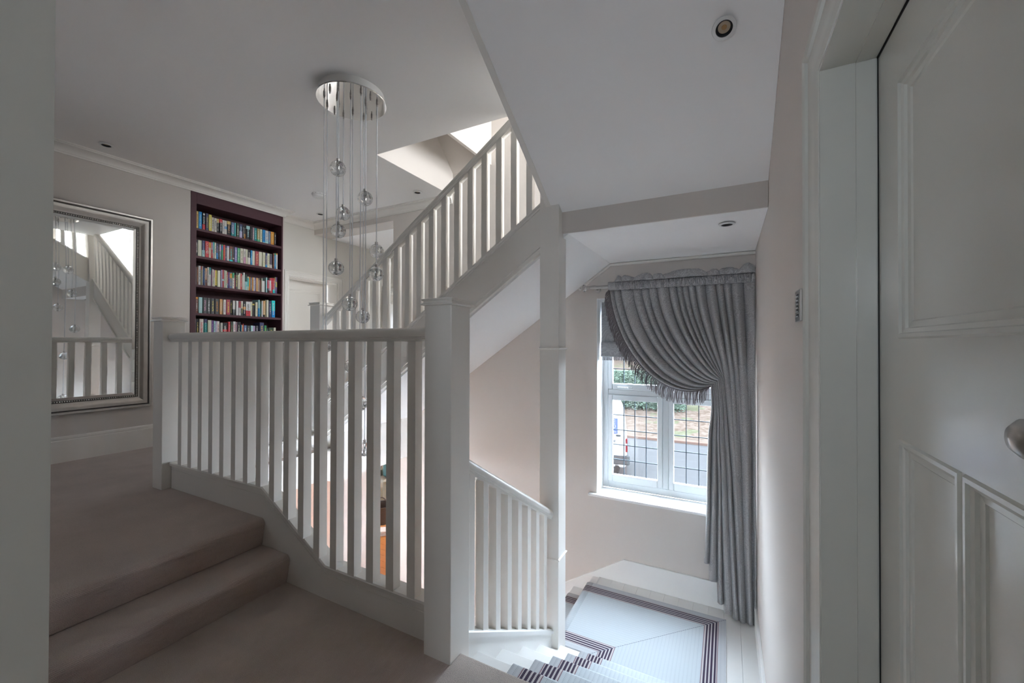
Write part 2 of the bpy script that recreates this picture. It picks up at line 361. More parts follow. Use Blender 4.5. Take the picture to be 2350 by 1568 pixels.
# ================================================================== STRUCTURE
# ---- floors
def carpet_strip(name, path, y0, y1, mat, parent=None, thick=0.0):
    """carpet surface following path [(x,z)] extruded along y; v runs along the path"""
    L = [0]
    for a, b in zip(path, path[1:]): L.append(L[-1] + math.hypot(b[0] - a[0], b[1] - a[1]))
    rows = [[(x, y0, z), (x, y1, z)] for x, z in path]; uvs = [[(y0, l), (y1, l)] for l in L]
    return grid_obj(name, rows, mat, parent, uvs)
floor = struct(MB().box(-2.0, XR + 0.35, -1.6, 1.312, -0.25, -0.004).box(-0.985, XR + 0.35, 1.30, 1.327, -0.06, -0.004).build('floor', 'carpet'),
               'taupe carpeted lower landing floor in front of the main newel', 'floor')
carpet_strip('carpet_pile', [(-1.99, 0.0), (-0.5, 0.0), (XR, 0.0)], -1.6, 1.312, 'carpet', floor)
# looser-piled lip where the lower carpet turns over the first nosing
lip = []
for k in range(9):
    a = math.pi / 2 * k / 8
    lip.append((1.318 + 0.016 * math.sin(a), -0.014 + 0.016 * math.cos(a)))
pth = [(1.10, 0.003), (1.2, 0.003)] + lip + [(1.334, -0.05)]
grid_obj('carpet_lip', [[(-0.914, y, z), (-0.3, y, z), (XR - 0.012, y, z)] for y, z in pth], 'carpet_lip', floor, [[(0, i * .01), (.5, i * .01), (1, i * .01)] for i in range(len(pth))])

up = MB()
up.box(-4.72, -2.20, -1.6, 1.312, 0.02, ZU - 0.004)
up.box(-4.72, -3.10, 1.312, 2.40, 0.02, ZU - 0.004)
up.box(-4.72, -3.02, 2.40, 3.5, 0.02, ZU - 0.004)
up.box(-4.72, -3.36, 3.5, 6.0, 0.02, ZU - 0.004)
floor_up = struct(up.build('floor_upper', 'wood'), 'taupe carpeted upper landing floor below the silver mirror', 'floor')
carpet_strip('carpet_pile', [(-4.72, ZU), (-3.5, ZU), (-2.19, ZU)], -1.6, 1.312, 'carpet', floor_up)
carpet_strip('carpet_pile', [(-4.72, ZU), (-3.10, ZU)], 1.312, 6.0, 'carpet', floor_up)

# two carpeted steps up to the upper landing
def step_profile(xn, ztop, rise, back):
    r = 0.026; pts = [(back, ztop)]
    pts.append((xn - r, ztop))
    for k in range(1, 11):
        a = math.pi * 0.62 * k / 10
        pts.append((xn - r + r * math.sin(a), ztop - r + r * math.cos(a)))
    pts.append((xn - 0.022, ztop - rise + 0.006)); pts.append((xn - 0.024, ztop - rise))
    return pts
for k, (xn, zt, bk) in enumerate(((-2.148, ZU, -2.19), (-1.940, ZU / 2, -2.168))):
    bk2 = bk - 0.05
    st = struct(MB().prism([(bk2, zt - ZU / 2), (bk2, zt - 0.008), (xn - 0.034, zt - 0.008), (xn - 0.034, zt - ZU / 2)], 'y', -1.6, 1.3115).build('step_%s' % ('upper' if k == 0 else 'lower'), 'carpet'),
                ('upper' if k == 0 else 'lower') + ' carpeted step leading up to the mirror landing', 'step')
    carpet_strip('carpet_pile', step_profile(xn, zt, ZU / 2, bk), -1.6, 1.312, 'carpet', st)

# window landing with painted boards
fl = struct(MB().box(-0.975, XR + 0.06, 2.40, YW + 0.02, ZL - 0.20, ZL - 0.012).build('floor_window_landing', 'wood2'), 'white boarded quarter landing below the curtained window', 'floor')
pl = MB().box(-0.0518, 0.0518, 2.395, YW - 0.016, ZL - 0.012, ZL).build('plank', 'wood2', fl, bevel=0.0016); pl.location = (-0.909, 0, 0)
for k in range(1, 11): part_copy(pl, fl, (-0.909 + 0.1045 * k, 0, 0))

# ground floor
fg = struct(MB().box(-12, XR + 0.2, -0.5, 12, ZG - 0.15, ZG - 0.012).build('floor_ground', 'dark_gap'), 'orange oak boarded hall floor far below the balusters', 'floor')
gp = MB().box(-2.4, 2.4, -0.074, 0.074, ZG - 0.012, ZG).build('plank', 'orangefloor', fg, bevel=0.002); gp.location = (-6.2, 3.0, 0)
for k in range(1, 48):
    part_copy(gp, fg, (-6.2 + (k % 3) * 0.9, 3.0 + 0.1505 * k, 0))

# ---- walls
def wall(name, mb, mat='wall', label=None):
    return struct(mb.build(name, mat), label, 'wall')
# back wall with stair window opening
wb_ = MB()
wb_.box(-3.36, -1.0, YW, YW + 0.25, ZG, 2.985)
wb_.box(0.08, XR + 0.4, YW, YW + 0.25, ZG, 4.6)
wb_.box(-1.0, 0.08, YW, YW + 0.25, ZG, -0.10)
wb_.box(-1.0, 0.08, YW, YW + 0.25, 1.60, 2.985)
wb_.box(-2.07, 0.08, YW, YW + 0.25, 2.985, 4.6)
wall('wall_back', wb_, 'wall', 'greige wall holding the curtained stair window')
# right wall: opening for the near door and for the upper daylight window
wr = MB()
wr.box(XR, XR + 0.25, -1.6, 0.36, -0.3, 5.0)
wr.box(XR, XR + 0.25, 0.36, 1.075, 1.785, 5.0)
wr.box(XR, XR + 0.25, 1.075, 2.35, ZG, 5.0)
wr.box(XR, XR + 0.25, 2.35, 3.32, ZG, 2.40)
wr.box(XR, XR + 0.25, 2.35, 3.32, 3.45, 5.0)
wr.box(XR, XR + 0.25, 3.32, YW + 0.25, ZG, 5.0)
wr.box(XR + 0.25, XR + 0.5, 0.2, 1.2, -0.3, 2.2)
wall('wall_right', wr, 'wall', 'greige right-hand wall beside the stair flight')
# near wall end at the left edge of the view
wall('wall_near_left', MB().box(-1.05, -0.80, -1.6, 0.2005, -0.1, ZC), 'gloss', 'grey-green painted wall end closest to the viewer at far left')
# mirror wall
wm = MB()
wm.box(XM - 0.35, XM, -1.6, 2.045, ZU, ZC); wm.box(XM - 0.35, XM - 0.26, 2.045, 2.965, ZU, ZC); wm.box(XM - 0.26, XM, 2.045, 2.965, 2.672, ZC)
wm.box(XM - 0.35, XM, 2.965, 2.985, ZU, ZC)
wall('wall_left', wm, 'wall', 'greige wall carrying the silver mirror and the bookcase')
# recessed wall with two white doors
wd = MB()
wd.box(XD - 0.3, XD, 2.985, 3.14, ZU, ZC); wd.box(XD - 0.3, XD, 3.14, 3.87, 2.035, ZC); wd.box(XD - 0.3, XD, 3.87, 4.74, ZU, ZC)
wd.box(XD - 0.3, XD, 4.74, 5.5, 2.035, ZC); wd.box(XD - 0.3, XD, 5.5, 6.2, ZU, ZC)
wall('wall_corridor_left', wd, 'wall_cream', 'cream wall with white doors beyond the bookcase')
wc = MB(); wc.box(-3.36, -3.2, YW + 0.25, 6.2, ZU - 0.25, ZC)
wc.box(-5.1, -4.22, 6.0, 6.2, ZU, ZC); wc.box(-3.86, -3.2, 6.0, 6.2, ZU, ZC); wc.box(-4.22, -3.86, 6.0, 6.2, ZU, 1.38); wc.box(-4.22, -3.86, 6.0, 6.2, 1.82, ZC)  # gap left in the end wall is an added, unseen daylight opening
wall('wall_corridor_end', wc, 'wall_cream', 'cream end of the corridor behind the far beam')
wall('wall_front', MB().box(-5.1, -3.57, -1.85, -1.6, -0.3, 5.0).box(-3.57, -3.33, -1.85, -1.6, -0.3, 1.50).box(-3.57, -3.33, -1.85, -1.6, 1.80, 5.0).box(-3.33, -0.52, -1.85, -1.6, -0.3, 5.0).box(-0.52, -0.25, -1.85, -1.6, -0.3, 1.47).box(-0.52, -0.25, -1.85, -1.6, 1.83, 5.0).box(-0.25, XR + 0.5, -1.85, -1.6, -0.3, 5.0), 'wall', 'greige wall behind the viewpoint with two small added daylight openings')  # both openings are added out of view as daylight fill
# ground floor walls
wg = MB()
wg.box(-4.82, -4.70, 1.0, 4.62, ZG, 0.03)
wg.box(-4.82, -4.70, 5.12, 8.0, ZG, 0.03)
arch = [(4.62, 0.03), (4.62, -0.80)]
for k in range(13):
    a = math.pi * k / 12; arch.append((4.87 - 0.25 * math.cos(a), -0.80 + 0.25 * math.sin(a)))
arch += [(5.12, 0.03)]
wg.prism(arch, 'x', -4.82, -4.70)
wall('wall_ground_left', wg, 'peach', 'peach hall wall with an arched opening seen between balusters')
wall('wall_ground_back', MB().box(-4.7, -3.1, 7.0, 7.2, ZG, 0.03).box(-3.36, -3.1, 3.75, 5.5, ZG, 0.03).box(-3.36, -3.1, 6.3, 7.2, ZG, 0.03).box(-3.36, -3.1, 5.5, 6.3, ZG, -1.5).box(-3.36, -3.1, 5.5, 6.3, -0.8, 0.03).box(-12, -4.82, 10.5, 10.7, ZG, 0.03).box(-12.2, -12, -0.5, 6.8, ZG, 0.03).box(-12.2, -12, 7.8, 10.7, ZG, 0.03).box(-12.2, -12, 6.8, 7.8, ZG, -1.7).box(-12.2, -12, 6.8, 7.8, -0.8, 0.03).box(-12, 0.4, -0.75, -0.5, ZG, -0.25), 'peach', 'peach walls around the ground floor rooms')  # gaps are unseen openings added to let daylight into the hall
struct(MB().box(-12.2, -4.82, -0.5, 10.7, 0.03, 0.08).box(-4.82, -3.3, 6.0, 7.2, 0.0, 0.06).build('ceiling_ground', 'ceil'), 'white ceiling of the ground floor room', 'ceiling')
# attic level: left cheek wall, sloping roof, dormer
wa = MB()
wa.box(-2.66, -2.536, 2.445, YW + 0.25, ZC + 0.001, 4.6)
wa.box(-2.66, -2.54, -1.6, 2.445, ZC + 0.2, 4.6)
wall('wall_attic_left', wa, 'wall', 'pale cream attic wall lit above the stair opening')
struct(MB().prism([(YW, 2.985), (YW + 0.25, 2.985), (YW + 0.25, 3.2), (1.9, 4.75), (1.9, 4.585)], 'x', -2.66, -2.085).build('ceiling_attic_slope', 'wall'), 'sloping greige attic ceiling above the stairs', 'ceiling')
struct(MB().box(-2.07 - 0.03, -2.07, 2.0, YW + 0.1, 2.985, 4.6).build('trim_dormer_cheek', 'wall'), 'pale cheek of the attic dormer', 'trim')
struct(MB().box(-5.1, XR + 0.5, -1.85, YW + 0.25, 4.6, 4.8).build('ceiling_attic', 'ceil'), 'white flat attic ceiling high over the stairs', 'ceiling')

# ---- ceilings
cl = MB()
cl.box(-5.0, -2.54, -1.6, YW + 0.25, ZC, ZC + 0.2)
cl.box(-2.54, -1.0, -1.6, 2.445, ZC, ZC + 0.2)
cl.box(-1.0, XR + 0.1, -1.6, 1.262, ZC, ZC + 0.2)
struct(cl.build('ceiling', 'ceil'), 'white landing ceiling around the crystal pendant', 'ceiling')
struct(MB().box(-5.0, -3.2, YW + 0.25, 6.2, 2.612, 2.9).build('ceiling_corridor', 'ceil'), 'white corridor ceiling behind the far beam', 'ceiling')
struct(MB().box(XD, -3.36, YW, YW + 0.25, 2.608, ZC + 0.1).build('trim_beam', 'wall'), 'greige boxed beam over the corridor opening', 'beam')
struct(MB().box(-0.915, XR - 0.001, 2.433, YW - 0.001, 1.896, 2.11).build('ceiling_low', 'ceil'), 'low white ceiling over the stair window', 'ceiling')
struct(MB().box(-0.975, XR - 0.002, 2.418, 2.432, 1.896, 2.035).build('trim_band', 'wall'), 'greige band under the top flight beside the tall post', 'trim')
# small bead where the low ceilings meet the window wall
def z_soff1(x): return 1.620 + S1 * (x + 1.279)
xk = -1.279 + (1.896 - 1.620) / S1
tb = MB().tube([(XR, YW - 0.006, 1.882), (xk, YW - 0.006, 1.882)], 0.013, 8).tube([(xk, YW - 0.006, 1.882), (-1.16, YW - 0.006, z_soff1(-1.16) - 0.014)], 0.013, 8)
struct(tb.build('trim_ceiling_bead', 'wood', smooth=50), 'white bead along the low ceiling above the curtain', 'trim')

# cornice: profile (projection from wall, drop below ceiling)
CORN = [(0, 0), (0.078, 0), (0.078, 0.010), (0.071, 0.013), (0.070, 0.020), (0.060, 0.022)] + \
       [(0.060 - 0.047 * math.sin(math.pi / 2 * k / 6), 0.022 + 0.043 * (1 - math.cos(math.pi / 2 * k / 6))) for k in range(1, 7)] + [(0.010, 0.068), (0.010, 0.080), (0, 0.080)]
def cornice(name, p0, p1, inward, m0=0, m1=0, label=None):
    """straight cornice run; m0/m1 shift ends with projection (mitres)"""
    p0, p1, n = Vector((*p0, ZC)), Vector((*p1, ZC)), Vector((*inward, 0)); d = (p1 - p0).normalized(); k = len(CORN)
    vs = [p0 + n * a + d * (a * m0) - Vector((0, 0, b)) for a, b in CORN] + [p1 + n * a + d * (a * m1) - Vector((0, 0, b)) for a, b in CORN]
    fs = [(i, (i + 1) % k, k + (i + 1) % k, k + i) for i in range(k)] + [tuple(range(k)), tuple(range(2 * k - 1, k - 1, -1))]
    return struct(MB().add(vs, fs).build(name, 'wood', smooth=30), label, 'cornice')
cornice('trim_cornice_mirror_wall', (XM, -1.6), (XM, 2.985), (1, 0), 0, 1, 'white coved cornice above the mirror and bookcase')
cornice('trim_cornice_return', (XM, 2.985), (XD, 2.985), (0, 1), -1, -1, 'short white cornice return at the bookcase end')
cornice('trim_cornice_corridor', (XD, 2.985), (XD, YW), (1, 0), 1, -1, 'white cornice above the far white door')
cornice('trim_cornice_far_wall', (XD, YW), (-2.54, YW), (0, -1), 1, 0, 'white cornice along the far beam')

# baseboards
def skirting(name, pts_x, y0, y1, z0, label):
    prof = [(0, z0), (0.020, z0), (0.020, z0 + 0.165), (0.016, z0 + 0.170), (0.016, z0 + 0.174), (0.019, z0 + 0.178), (0.018, z0 + 0.192), (0.010, z0 + 0.198), (0, z0 + 0.198)]
    return struct(MB().prism([(pts_x + a, b) for a, b in prof], 'y', y0, y1).build(name, 'wood'), label, 'baseboard')
skirting('baseboard_left', XM, -1.6, 2.04, ZU, 'tall white skirting board under the silver mirror')
# skirting on window wall of the quarter landing, raking down to the left with the lower stairs
sk = [(XR, ZL), (XR, -0.600), (-0.765, -0.600), (-1.30, -0.600 - 0.63 * 0.535), (-2.6, -0.600 - 0.63 * 1.835), (-2.6, -2.2), (-0.97, ZL - 0.2), (-0.97, ZL)]
struct(MB().prism(sk, 'y', YW - 0.018, YW + 0.002).build('baseboard_back', 'wood2', bevel=0.003), 'white skirting board below the stair window', 'baseboard')
rk = [(1.334, 0.10), (1.334, -0.35), (2.42, -0.95), (3.5, -0.95), (3.5, -0.655), (2.44, -0.655), (1.36, 0.10)]
struct(MB().prism(rk, 'x', XR - 0.016, XR + 0.002).build('baseboard_right', 'wood2', bevel=0.003), 'white skirting running down the right-hand stair wall', 'baseboard')

# ================================================================== STAIRS AND BALUSTRADES
HR = [(-0.021, 0), (0.021, 0), (0.021, 0.009), (0.025, 0.012), (0.025, 0.016), (0.031, 0.020)] + \
     [(0.033 * math.cos(t), 0.033 + 0.024 * math.sin(t)) for t in [math.pi * (-0.08 + k * 1.16 / 10) for k in range(11)]] + \
     [(-0.031, 0.020), (-0.025, 0.016), (-0.025, 0.012), (-0.021, 0.009)]
def handrail(p0, p1, lateral, parent, vs=1.0):
    L = Vector(lateral); U = Vector((0, 0, vs))
    return MB().sweep(HR, [p0, p1], [(L, U), (L, U)]).build('handrail', 'wood', parent, smooth=40)
def newel(name, x0, x1, y0, y1, z0, z1, parent, cap=True):
    n = MB().box(x0, x1, y0, y1, z0, z1).build(name, 'wood', parent, bevel=0.003)
    if cap:
        cx, cy, h = (x0 + x1) / 2, (y0 + y1) / 2, (x1 - x0) / 2; m = MB()
        prof = [(h + 0.003, -0.002), (h + 0.015, 0.000), (h + 0.015, 0.003), (h + 0.005, 0.010), (h + 0.004, 0.015), (h + 0.008, 0.018), (h + 0.010, 0.022), (h + 0.008, 0.025), (h - 0.004, 0.027), (0.0, 0.028)]
        prof = [(h - 0.01, -0.002)] + prof
        vs = []; fs = []
        for r, z in prof: vs += [(cx - r, cy - r, z1 + z), (cx + r, cy - r, z1 + z), (cx + r, cy + r, z1 + z), (cx - r, cy + r, z1 + z)]
        for k in range(len(prof) - 1):
            for i in range(4): fs.append((4 * k + i, 4 * k + (i + 1) % 4, 4 * k + 4 + (i + 1) % 4, 4 * k + 4 + i))
        m.add(vs, fs).build('cap', 'wood', n)
    return n
B = 0.042       # baluster section
def baluster(parent, x, y, zb0, zb1, zt0, zt1, along='x'):
    """square baluster, corner at x,y; sloped ends follow the rails: zb/zt at low and high end of the 'along' axis"""
    m = MB()
    if along == 'x': vs = [(x, y, zb0), (x + B, y, zb1), (x + B, y + B, zb1), (x, y + B, zb0), (x, y, zt0), (x + B, y, zt1), (x + B, y + B, zt1), (x, y + B, zt0)]
    else: vs = [(x, y, zb0), (x + B, y, zb0), (x + B, y + B, zb1), (x, y + B, zb1), (x, y, zt0), (x + B, y, zt0), (x + B, y + B, zt1), (x, y + B, zt1)]
    m.add(vs, [(0, 3, 2, 1), (4, 5, 6, 7), (0, 1, 5, 4), (1, 2, 6, 5), (2, 3, 7, 6), (3, 0, 4, 7)])
    return m.build('baluster', 'wood', parent)

# ---- front balustrade between the two capped newels
fb = thing('balustrade', 'long white front balustrade between the left and main capped newels', 'balustrade')
newel('newel_post', -3.250, -3.131, 1.260, 1.382, ZU, 1.342, fb)
newel('newel_post', -1.043, -0.916, 1.258, 1.385, -0.30, 1.351, fb)
handrail((-3.131, 1.3225, 1.211), (-1.043, 1.3225, 1.2115), (0, 1, 0), fb)
XA, ZA, XB_, ZB_ = -2.159, 0.4476, -1.667, 0.162
def cap_z(x):
    return ZA if x <= XA else (ZB_ if x >= XB_ else ZA + (ZB_ - ZA) * (x - XA) / (XB_ - XA))
path = [(-3.131, ZA), (XA, ZA), (XB_, ZB_), (-1.043, ZB_)]
st = MB().prism([(-3.14, -0.32), (-3.14, ZA - 0.02)] + [(x, z - 0.02) for x, z in path[1:]] + [(-1.043, -0.32)], 'y', 1.312, 1.345)
st.build('string_board', 'wood', fb)
CP = [(-0.026, -0.046), (-0.022, -0.048), (-0.018, -0.030), (-0.034, -0.022), (-0.036, -0.006), (-0.030, 0), (0.040, 0), (0.044, -0.006), (0.044, -0.02), (0.02, -0.046)]
MB().sweep([(a, b) for a, b in CP], [(x, 1.335, z) for x, z in path], [((0, 1, 0), (0, 0, 1))] * 4).build('capping', 'wood', fb, smooth=35)
for k in range(17):
    x = -3.030 + 0.11635 * k
    baluster(fb, x, 1.3015, cap_z(x) - 0.002, cap_z(x + B) - 0.002, 1.214, 1.214)

# ---- return balustrade along the stairwell edge of the upper landing
rb = thing('balustrade', 'white return balustrade along the stairwell edge in front of the bookcase', 'balustrade')
newel('newel_post', -3.248, -3.120, 2.370, 2.500, ZU, 1.538, rb)
handrail((-3.190, 1.382, 1.211), (-3.190, 2.370, 1.211), (1, 0, 0), rb)
MB().box(-3.205, -3.160, 1.382, 2.370, 0.0, 0.392).build('string_board', 'wood', rb)
MB().box(-3.225, -3.145, 1.382, 2.370, 0.392, 0.415).build('capping', 'wood', rb, bevel=0.006)
for k in range(7): baluster(rb, -3.211, 1.470 + 0.122 * k, 0.413, 0.413, 1.214, 1.214)

# ---- lower flight: white closed-string stairs from lower landing down to the window landing
lf = thing('staircase', 'white lower flight descending from the main newel to the window landing', 'staircase')
RL = 0.1325
def ynos(k): return 1.327 if k == 0 else 1.525 + 0.2217 * (k - 1)
for k in range(1, 6):
    z = -RL * k; y0 = ynos(k - 1) - 0.022; y1 = ynos(k)
    prof = [(y0, z - 0.026), (y0, z), (y1 - 0.010, z)] + [(y1 - 0.010 + 0.010 * math.sin(t), z - 0.013 + 0.013 * math.cos(t)) for t in [math.pi * j / 8 for j in range(1, 8)]] + [(y1 - 0.010, z - 0.026)]
    MB().prism(prof, 'x', -0.958, XR).build('tread', 'wood2', lf, smooth=40)
for k in range(0, 6):
    y = ynos(k) - 0.022; MB().box(-0.958, XR, y - 0.014, y, -RL * (k + 1) - 0.005, -RL * k - 0.02).build('riser', 'wood2', lf)
def zrail(y): return 0.007 + SL * (y - 1.438)
MB().prism([(1.385, zrail(1.385) - 0.045), (2.362, zrail(2.362) - 0.045), (2.362, -1.25), (1.385, -0.60)], 'x', -0.992, -0.958).build('string_board', 'wood2', lf)
CP2 = [(-0.040, -0.018), (-0.040, -0.004), (-0.036, 0), (0.030, 0), (0.035, -0.005), (0.035, -0.026), (0.024, -0.030), (0.024, -0.048), (-0.030, -0.048)]
MB().sweep(CP2, [(-0.979, 1.385, zrail(1.385)), (-0.979, 2.362, zrail(2.362))], [((1, 0, 0), (0, 0, 1))] * 2).build('capping', 'wood2', lf, smooth=35)
def zhr(y): return 0.668 - 0.588 * (y - 1.429)
handrail((-0.979, 1.385, zhr(1.385)), (-0.979, 2.362, zhr(2.362)), (1, 0, 0), lf, 1.12)
for k in range(8):
    y = 1.448 + 0.1143 * k
    baluster(lf, -1.000, y, zrail(y) - 0.003, zrail(y + B) - 0.003, zhr(y) + 0.004, zhr(y + B) + 0.004, 'y')
post = newel('newel_post', -1.040, -0.913, 2.362, 2.488, -1.30, 3.10, lf, cap=False)
def collar(z, t=0.0):
    m = MB(); cx, cy, h = -0.9765, 2.425, 0.0635
    prof = [(h - 0.002, -0.010), (h + 0.002, -0.008), (h + 0.008, -0.002), (h + 0.008, 0.002), (h - 0.002, 0.006)]
    vs = []; fs = []
    for r, dz in prof: vs += [(cx - r, cy - r, z + dz), (cx + r, cy - r, z + dz), (cx + r, cy + r, z + dz), (cx - r, cy + r, z + dz)]
    for k in range(len(prof) - 1):
        for i in range(4): fs.append((4 * k + i, 4 * k + (i + 1) % 4, 4 * k + 4 + (i + 1) % 4, 4 * k + 4 + i))
    return m.add(vs, fs).build('collar', 'wood', post)
collar(1.178); collar(-0.120)

# ---- basement flight: from window landing down to the left
bf = thing('staircase', 'white flight descending left from the window landing to the hall', 'staircase')
for k in range(0, 13):
    z = ZL - 0.1389 * k; x1 = -0.985 - 0.2217 * k
    if k > 0:
        MB().box(x1, x1 + 0.245, 2.45, YW - 0.018, z - 0.026, z).build('tread', 'wood2', bf, bevel=0.008)
    MB().box(x1 + 0.022, x1 + 0.036, 2.45, YW - 0.018, z - 0.1389, z - 0.02).build('riser', 'wood2', bf)
MB().box(-1.03, -0.96, 2.488, YW - 0.02, ZL - 0.026, ZL).build('nosing', 'wood2', bf, bevel=0.010)
MB().prism([(-0.96, ZL + 0.05), (-0.96, ZL - 0.30), (-3.9, ZL - 0.30 - 0.6265 * 2.94), (-3.9, ZL + 0.05 - 0.6265 * 2.94)], 'y', 2.415, 2.45).build('string_board', 'wood2', bf)

# ---- upper flight rising to the right behind the pendant
uf = thing('staircase', 'white upper flight rising right behind the crystal pendant', 'staircase')
def zst(x): return 2.103 + S1 * (x + 1.053)       # string top
def zsb(x): return 1.790 + S1 * (x + 1.057)       # string bottom
MB().prism([(-3.12, zst(-3.12) - 0.01), (-1.04, zst(-1.04) - 0.01), (-1.04, zsb(-1.04)), (-3.12, zsb(-3.12))], 'y', 2.408, 2.442).build('string_board', 'wood', uf)
CP3 = [(-0.026, -0.034), (-0.026, -0.020), (-0.034, -0.014), (-0.036, -0.004), (-0.030, 0), (0.034, 0), (0.038, -0.006), (0.026, -0.034)]
MB().sweep(CP3, [(-3.12, 2.425, zst(-3.12)), (-1.04, 2.425, zst(-1.04))], [((0, 1, 0), (0, 0, 1))] * 2).build('capping', 'wood', uf, smooth=35)
MB().sweep([(-0.020, 0), (0.02, 0), (0.02, 0.018), (-0.020, 0.018)], [(-3.12, 2.405, zsb(-3.12) + 0.030), (-1.04, 2.405, zsb(-1.04) + 0.030)], [((0, 0.4, 0), (0, 0, 1))] * 2).build('string_bead', 'wood', uf)
MB().box(-3.035, -3.018, 2.442, YW - 0.003, 0.0, 0.44).build('apron', 'wood', uf)
def zh1(x): return 2.708 + 0.694 * (x + 1.291) - 0.074
handrail((-3.12, 2.425, zh1(-3.12)), (-1.04, 2.425, zh1(-1.04)), (0, 1, 0), uf, 1.28)
for k in range(17):
    x = -2.990 + 0.1146 * k
    baluster(uf, x, 2.404, zst(x) - 0.003, zst(x + B) - 0.003, zh1(x) + 0.004, zh1(x + B) + 0.004)
n1 = 12; g1 = 0.2032; r1 = (2.11 - ZU) / (n1 + 1)
for k in range(n1):
    z = ZU + r1 * (k + 1); x0 = -3.34 + g1 * k
    MB().box(x0 - 0.02, x0 + g1 + 0.008, 2.506 if x0 < -3.1 else 2.443, YW - 0.002, z - 0.026, z).build('tread', 'wood2', uf)
    MB().box(x0, x0 + 0.012, 2.506 if x0 < -3.1 else 2.443, YW - 0.002, z - r1, z - 0.02).build('riser', 'wood2', uf)
MB().prism([(-3.02, z_soff1(-3.02)), (xk + 0.0, 1.896), (xk, 1.936), (-3.02, z_soff1(-3.02) + 0.04)], 'y', 2.441, YW - 0.001).build('soffit', 'ceil', uf)

# ---- top flight passing overhead towards the viewpoint
tf = thing('staircase', 'white top flight passing overhead with a flat sloping soffit', 'staircase')
def zs2(y): return 2.022 + S2 * (2.43 - y)
MB().prism([(2.43, zs2(2.43)), (1.262, zs2(1.262)), (1.262, zs2(1.262) + 0.06), (2.43, zs2(2.43) + 0.06)], 'x', -0.985, XR - 0.001).build('soffit', 'ceil', tf)
MB().prism([(2.366, zs2(2.366) - 0.004), (0.6, zs2(0.6) - 0.004), (0.6, zs2(0.6) + 0.31), (2.366, zs2(2.366) + 0.31)], 'x', -1.000, -0.968).build('string_board', 'wood', tf)
MB().prism([(2.366, zs2(2.366) + 0.31), (0.6, zs2(0.6) + 0.31), (0.6, zs2(0.6) + 0.335), (2.366, zs2(2.366) + 0.335)], 'x', -1.015, -0.945).build('capping', 'wood', tf)
def zh2(y): return zs2(y) + 0.98
handrail((-0.984, 2.362, zh2(2.362)), (-0.984, 0.6, zh2(0.6)), (1, 0, 0), tf, 1.2)
for k in range(13):
    y = 2.215 - 0.118 * k
    baluster(tf, -1.005, y, zs2(y) + 0.33, zs2(y + B) + 0.33, zh2(y) + 0.004, zh2(y + B) + 0.004, 'y')
for k in range(8):
    z = 2.11 + 0.135 * (k + 1); y1 = 2.43 - 0.2167 * k
    MB().box(-0.966, XR - 0.002, y1 - 0.2167, y1 + 0.02, z - 0.026, z).build('tread', 'wood2', tf)
    MB().box(-0.966, XR - 0.002, y1 - 0.014, y1, z - 0.133, z - 0.02).build('riser', 'wood2', tf)

# ---- striped runner
rn = thing('stair_runner', 'pale striped stair runner with dark banded borders turning on the window landing', 'runner')
X0, X1 = -0.787, -0.005; T = 0.005
pts = []
for k in range(1, 6):
    z = -RL * k + T; y1 = ynos(k); y0 = ynos(k - 1) - 0.022 + T
    if k == 1: pts.append((y0, -0.03))
    pts += [(y0, z + 0.004), (y0 + 0.006, z), (y1 - 0.012, z), (y1 - 0.002, z - 0.003), (y1 + T, z - 0.012), (y1 + T, z - 0.024), (y1 - 0.012, z - 0.036), (y1 - 0.022 + T, z - 0.050)]
pts += [(ynos(5) - 0.022 + T, ZL + T + 0.004), (ynos(5) - 0.016 + T, ZL + T)]
vv = [0]
for a, b in zip(pts, pts[1:]): vv.append(vv[-1] + math.hypot(b[0] - a[0], b[1] - a[1]))
grid_obj('flight_section', [[(X0, y, z), (X1, y, z)] for y, z in pts], 'runner', rn, [[(0, v), (X1 - X0, v)] for v in vv], thick=0.006)
YE = pts[-1][0]; YA, YB = 2.575, 2.575 + (X1 - X0); zr = ZL + T
def flat_piece(name, poly, uvf):
    me = bpy.data.meshes.new(name); me.from_pydata([(x, y, zr) for x, y in poly], [], [tuple(range(len(poly)))])
    ul = me.uv_layers.new(name='UVMap')
    for lp in me.loops: ul.data[lp.index].uv = uvf(*poly[lp.vertex_index])
    me.materials.append(MAT['runner']); o = bpy.data.objects.new(name, me); C.objects.link(o); o.parent = rn
    sm = o.modifiers.new('weave_thickness', 'SOLIDIFY'); sm.thickness = 0.007; sm.offset = 0
    return o
flat_piece('landing_section', [(X0, YE), (X1, YE), (X1, YB), (X0, YA)], lambda x, y: (x - X0, y))
pp = [(X1, YB), (X0, YA), (-0.985, YA), (-0.985, YB)]
flat_piece('landing_section', pp, lambda x, y: (y - YA, -x))
sd = Vector((X1 - X0, YB - YA, 0)).normalized(); sn = Vector((-sd.y, sd.x, 0)) * 0.0022
sm_ = MB()
for k in range(64):
    a_ = Vector((X0, YA, 0)).lerp(Vector((X1, YB, 0)), (k + 0.12) / 64); b_ = Vector((X0, YA, 0)).lerp(Vector((X1, YB, 0)), (k + 0.80) / 64)
    sm_.add([(*(a_ - sn).xy, zr + 0.0036), (*(a_ + sn).xy, zr + 0.0036), (*(b_ + sn).xy, zr + 0.0036), (*(b_ - sn).xy, zr + 0.0036)], [(0, 1, 2, 3)])
MAT['stitch'] = pm('slate_stitching', (0.20, 0.23, 0.30), 0.9, 0.1, 60)
sm_.build('seam', 'stitch', rn)
pts = [(-0.975, zr), (-1.020, zr), (-1.036, zr - 0.006), (-1.040, zr - 0.018), (-1.034, zr - 0.034), (-0.985 + 0.022 - 0.225 + 0.19, zr - 0.05)]
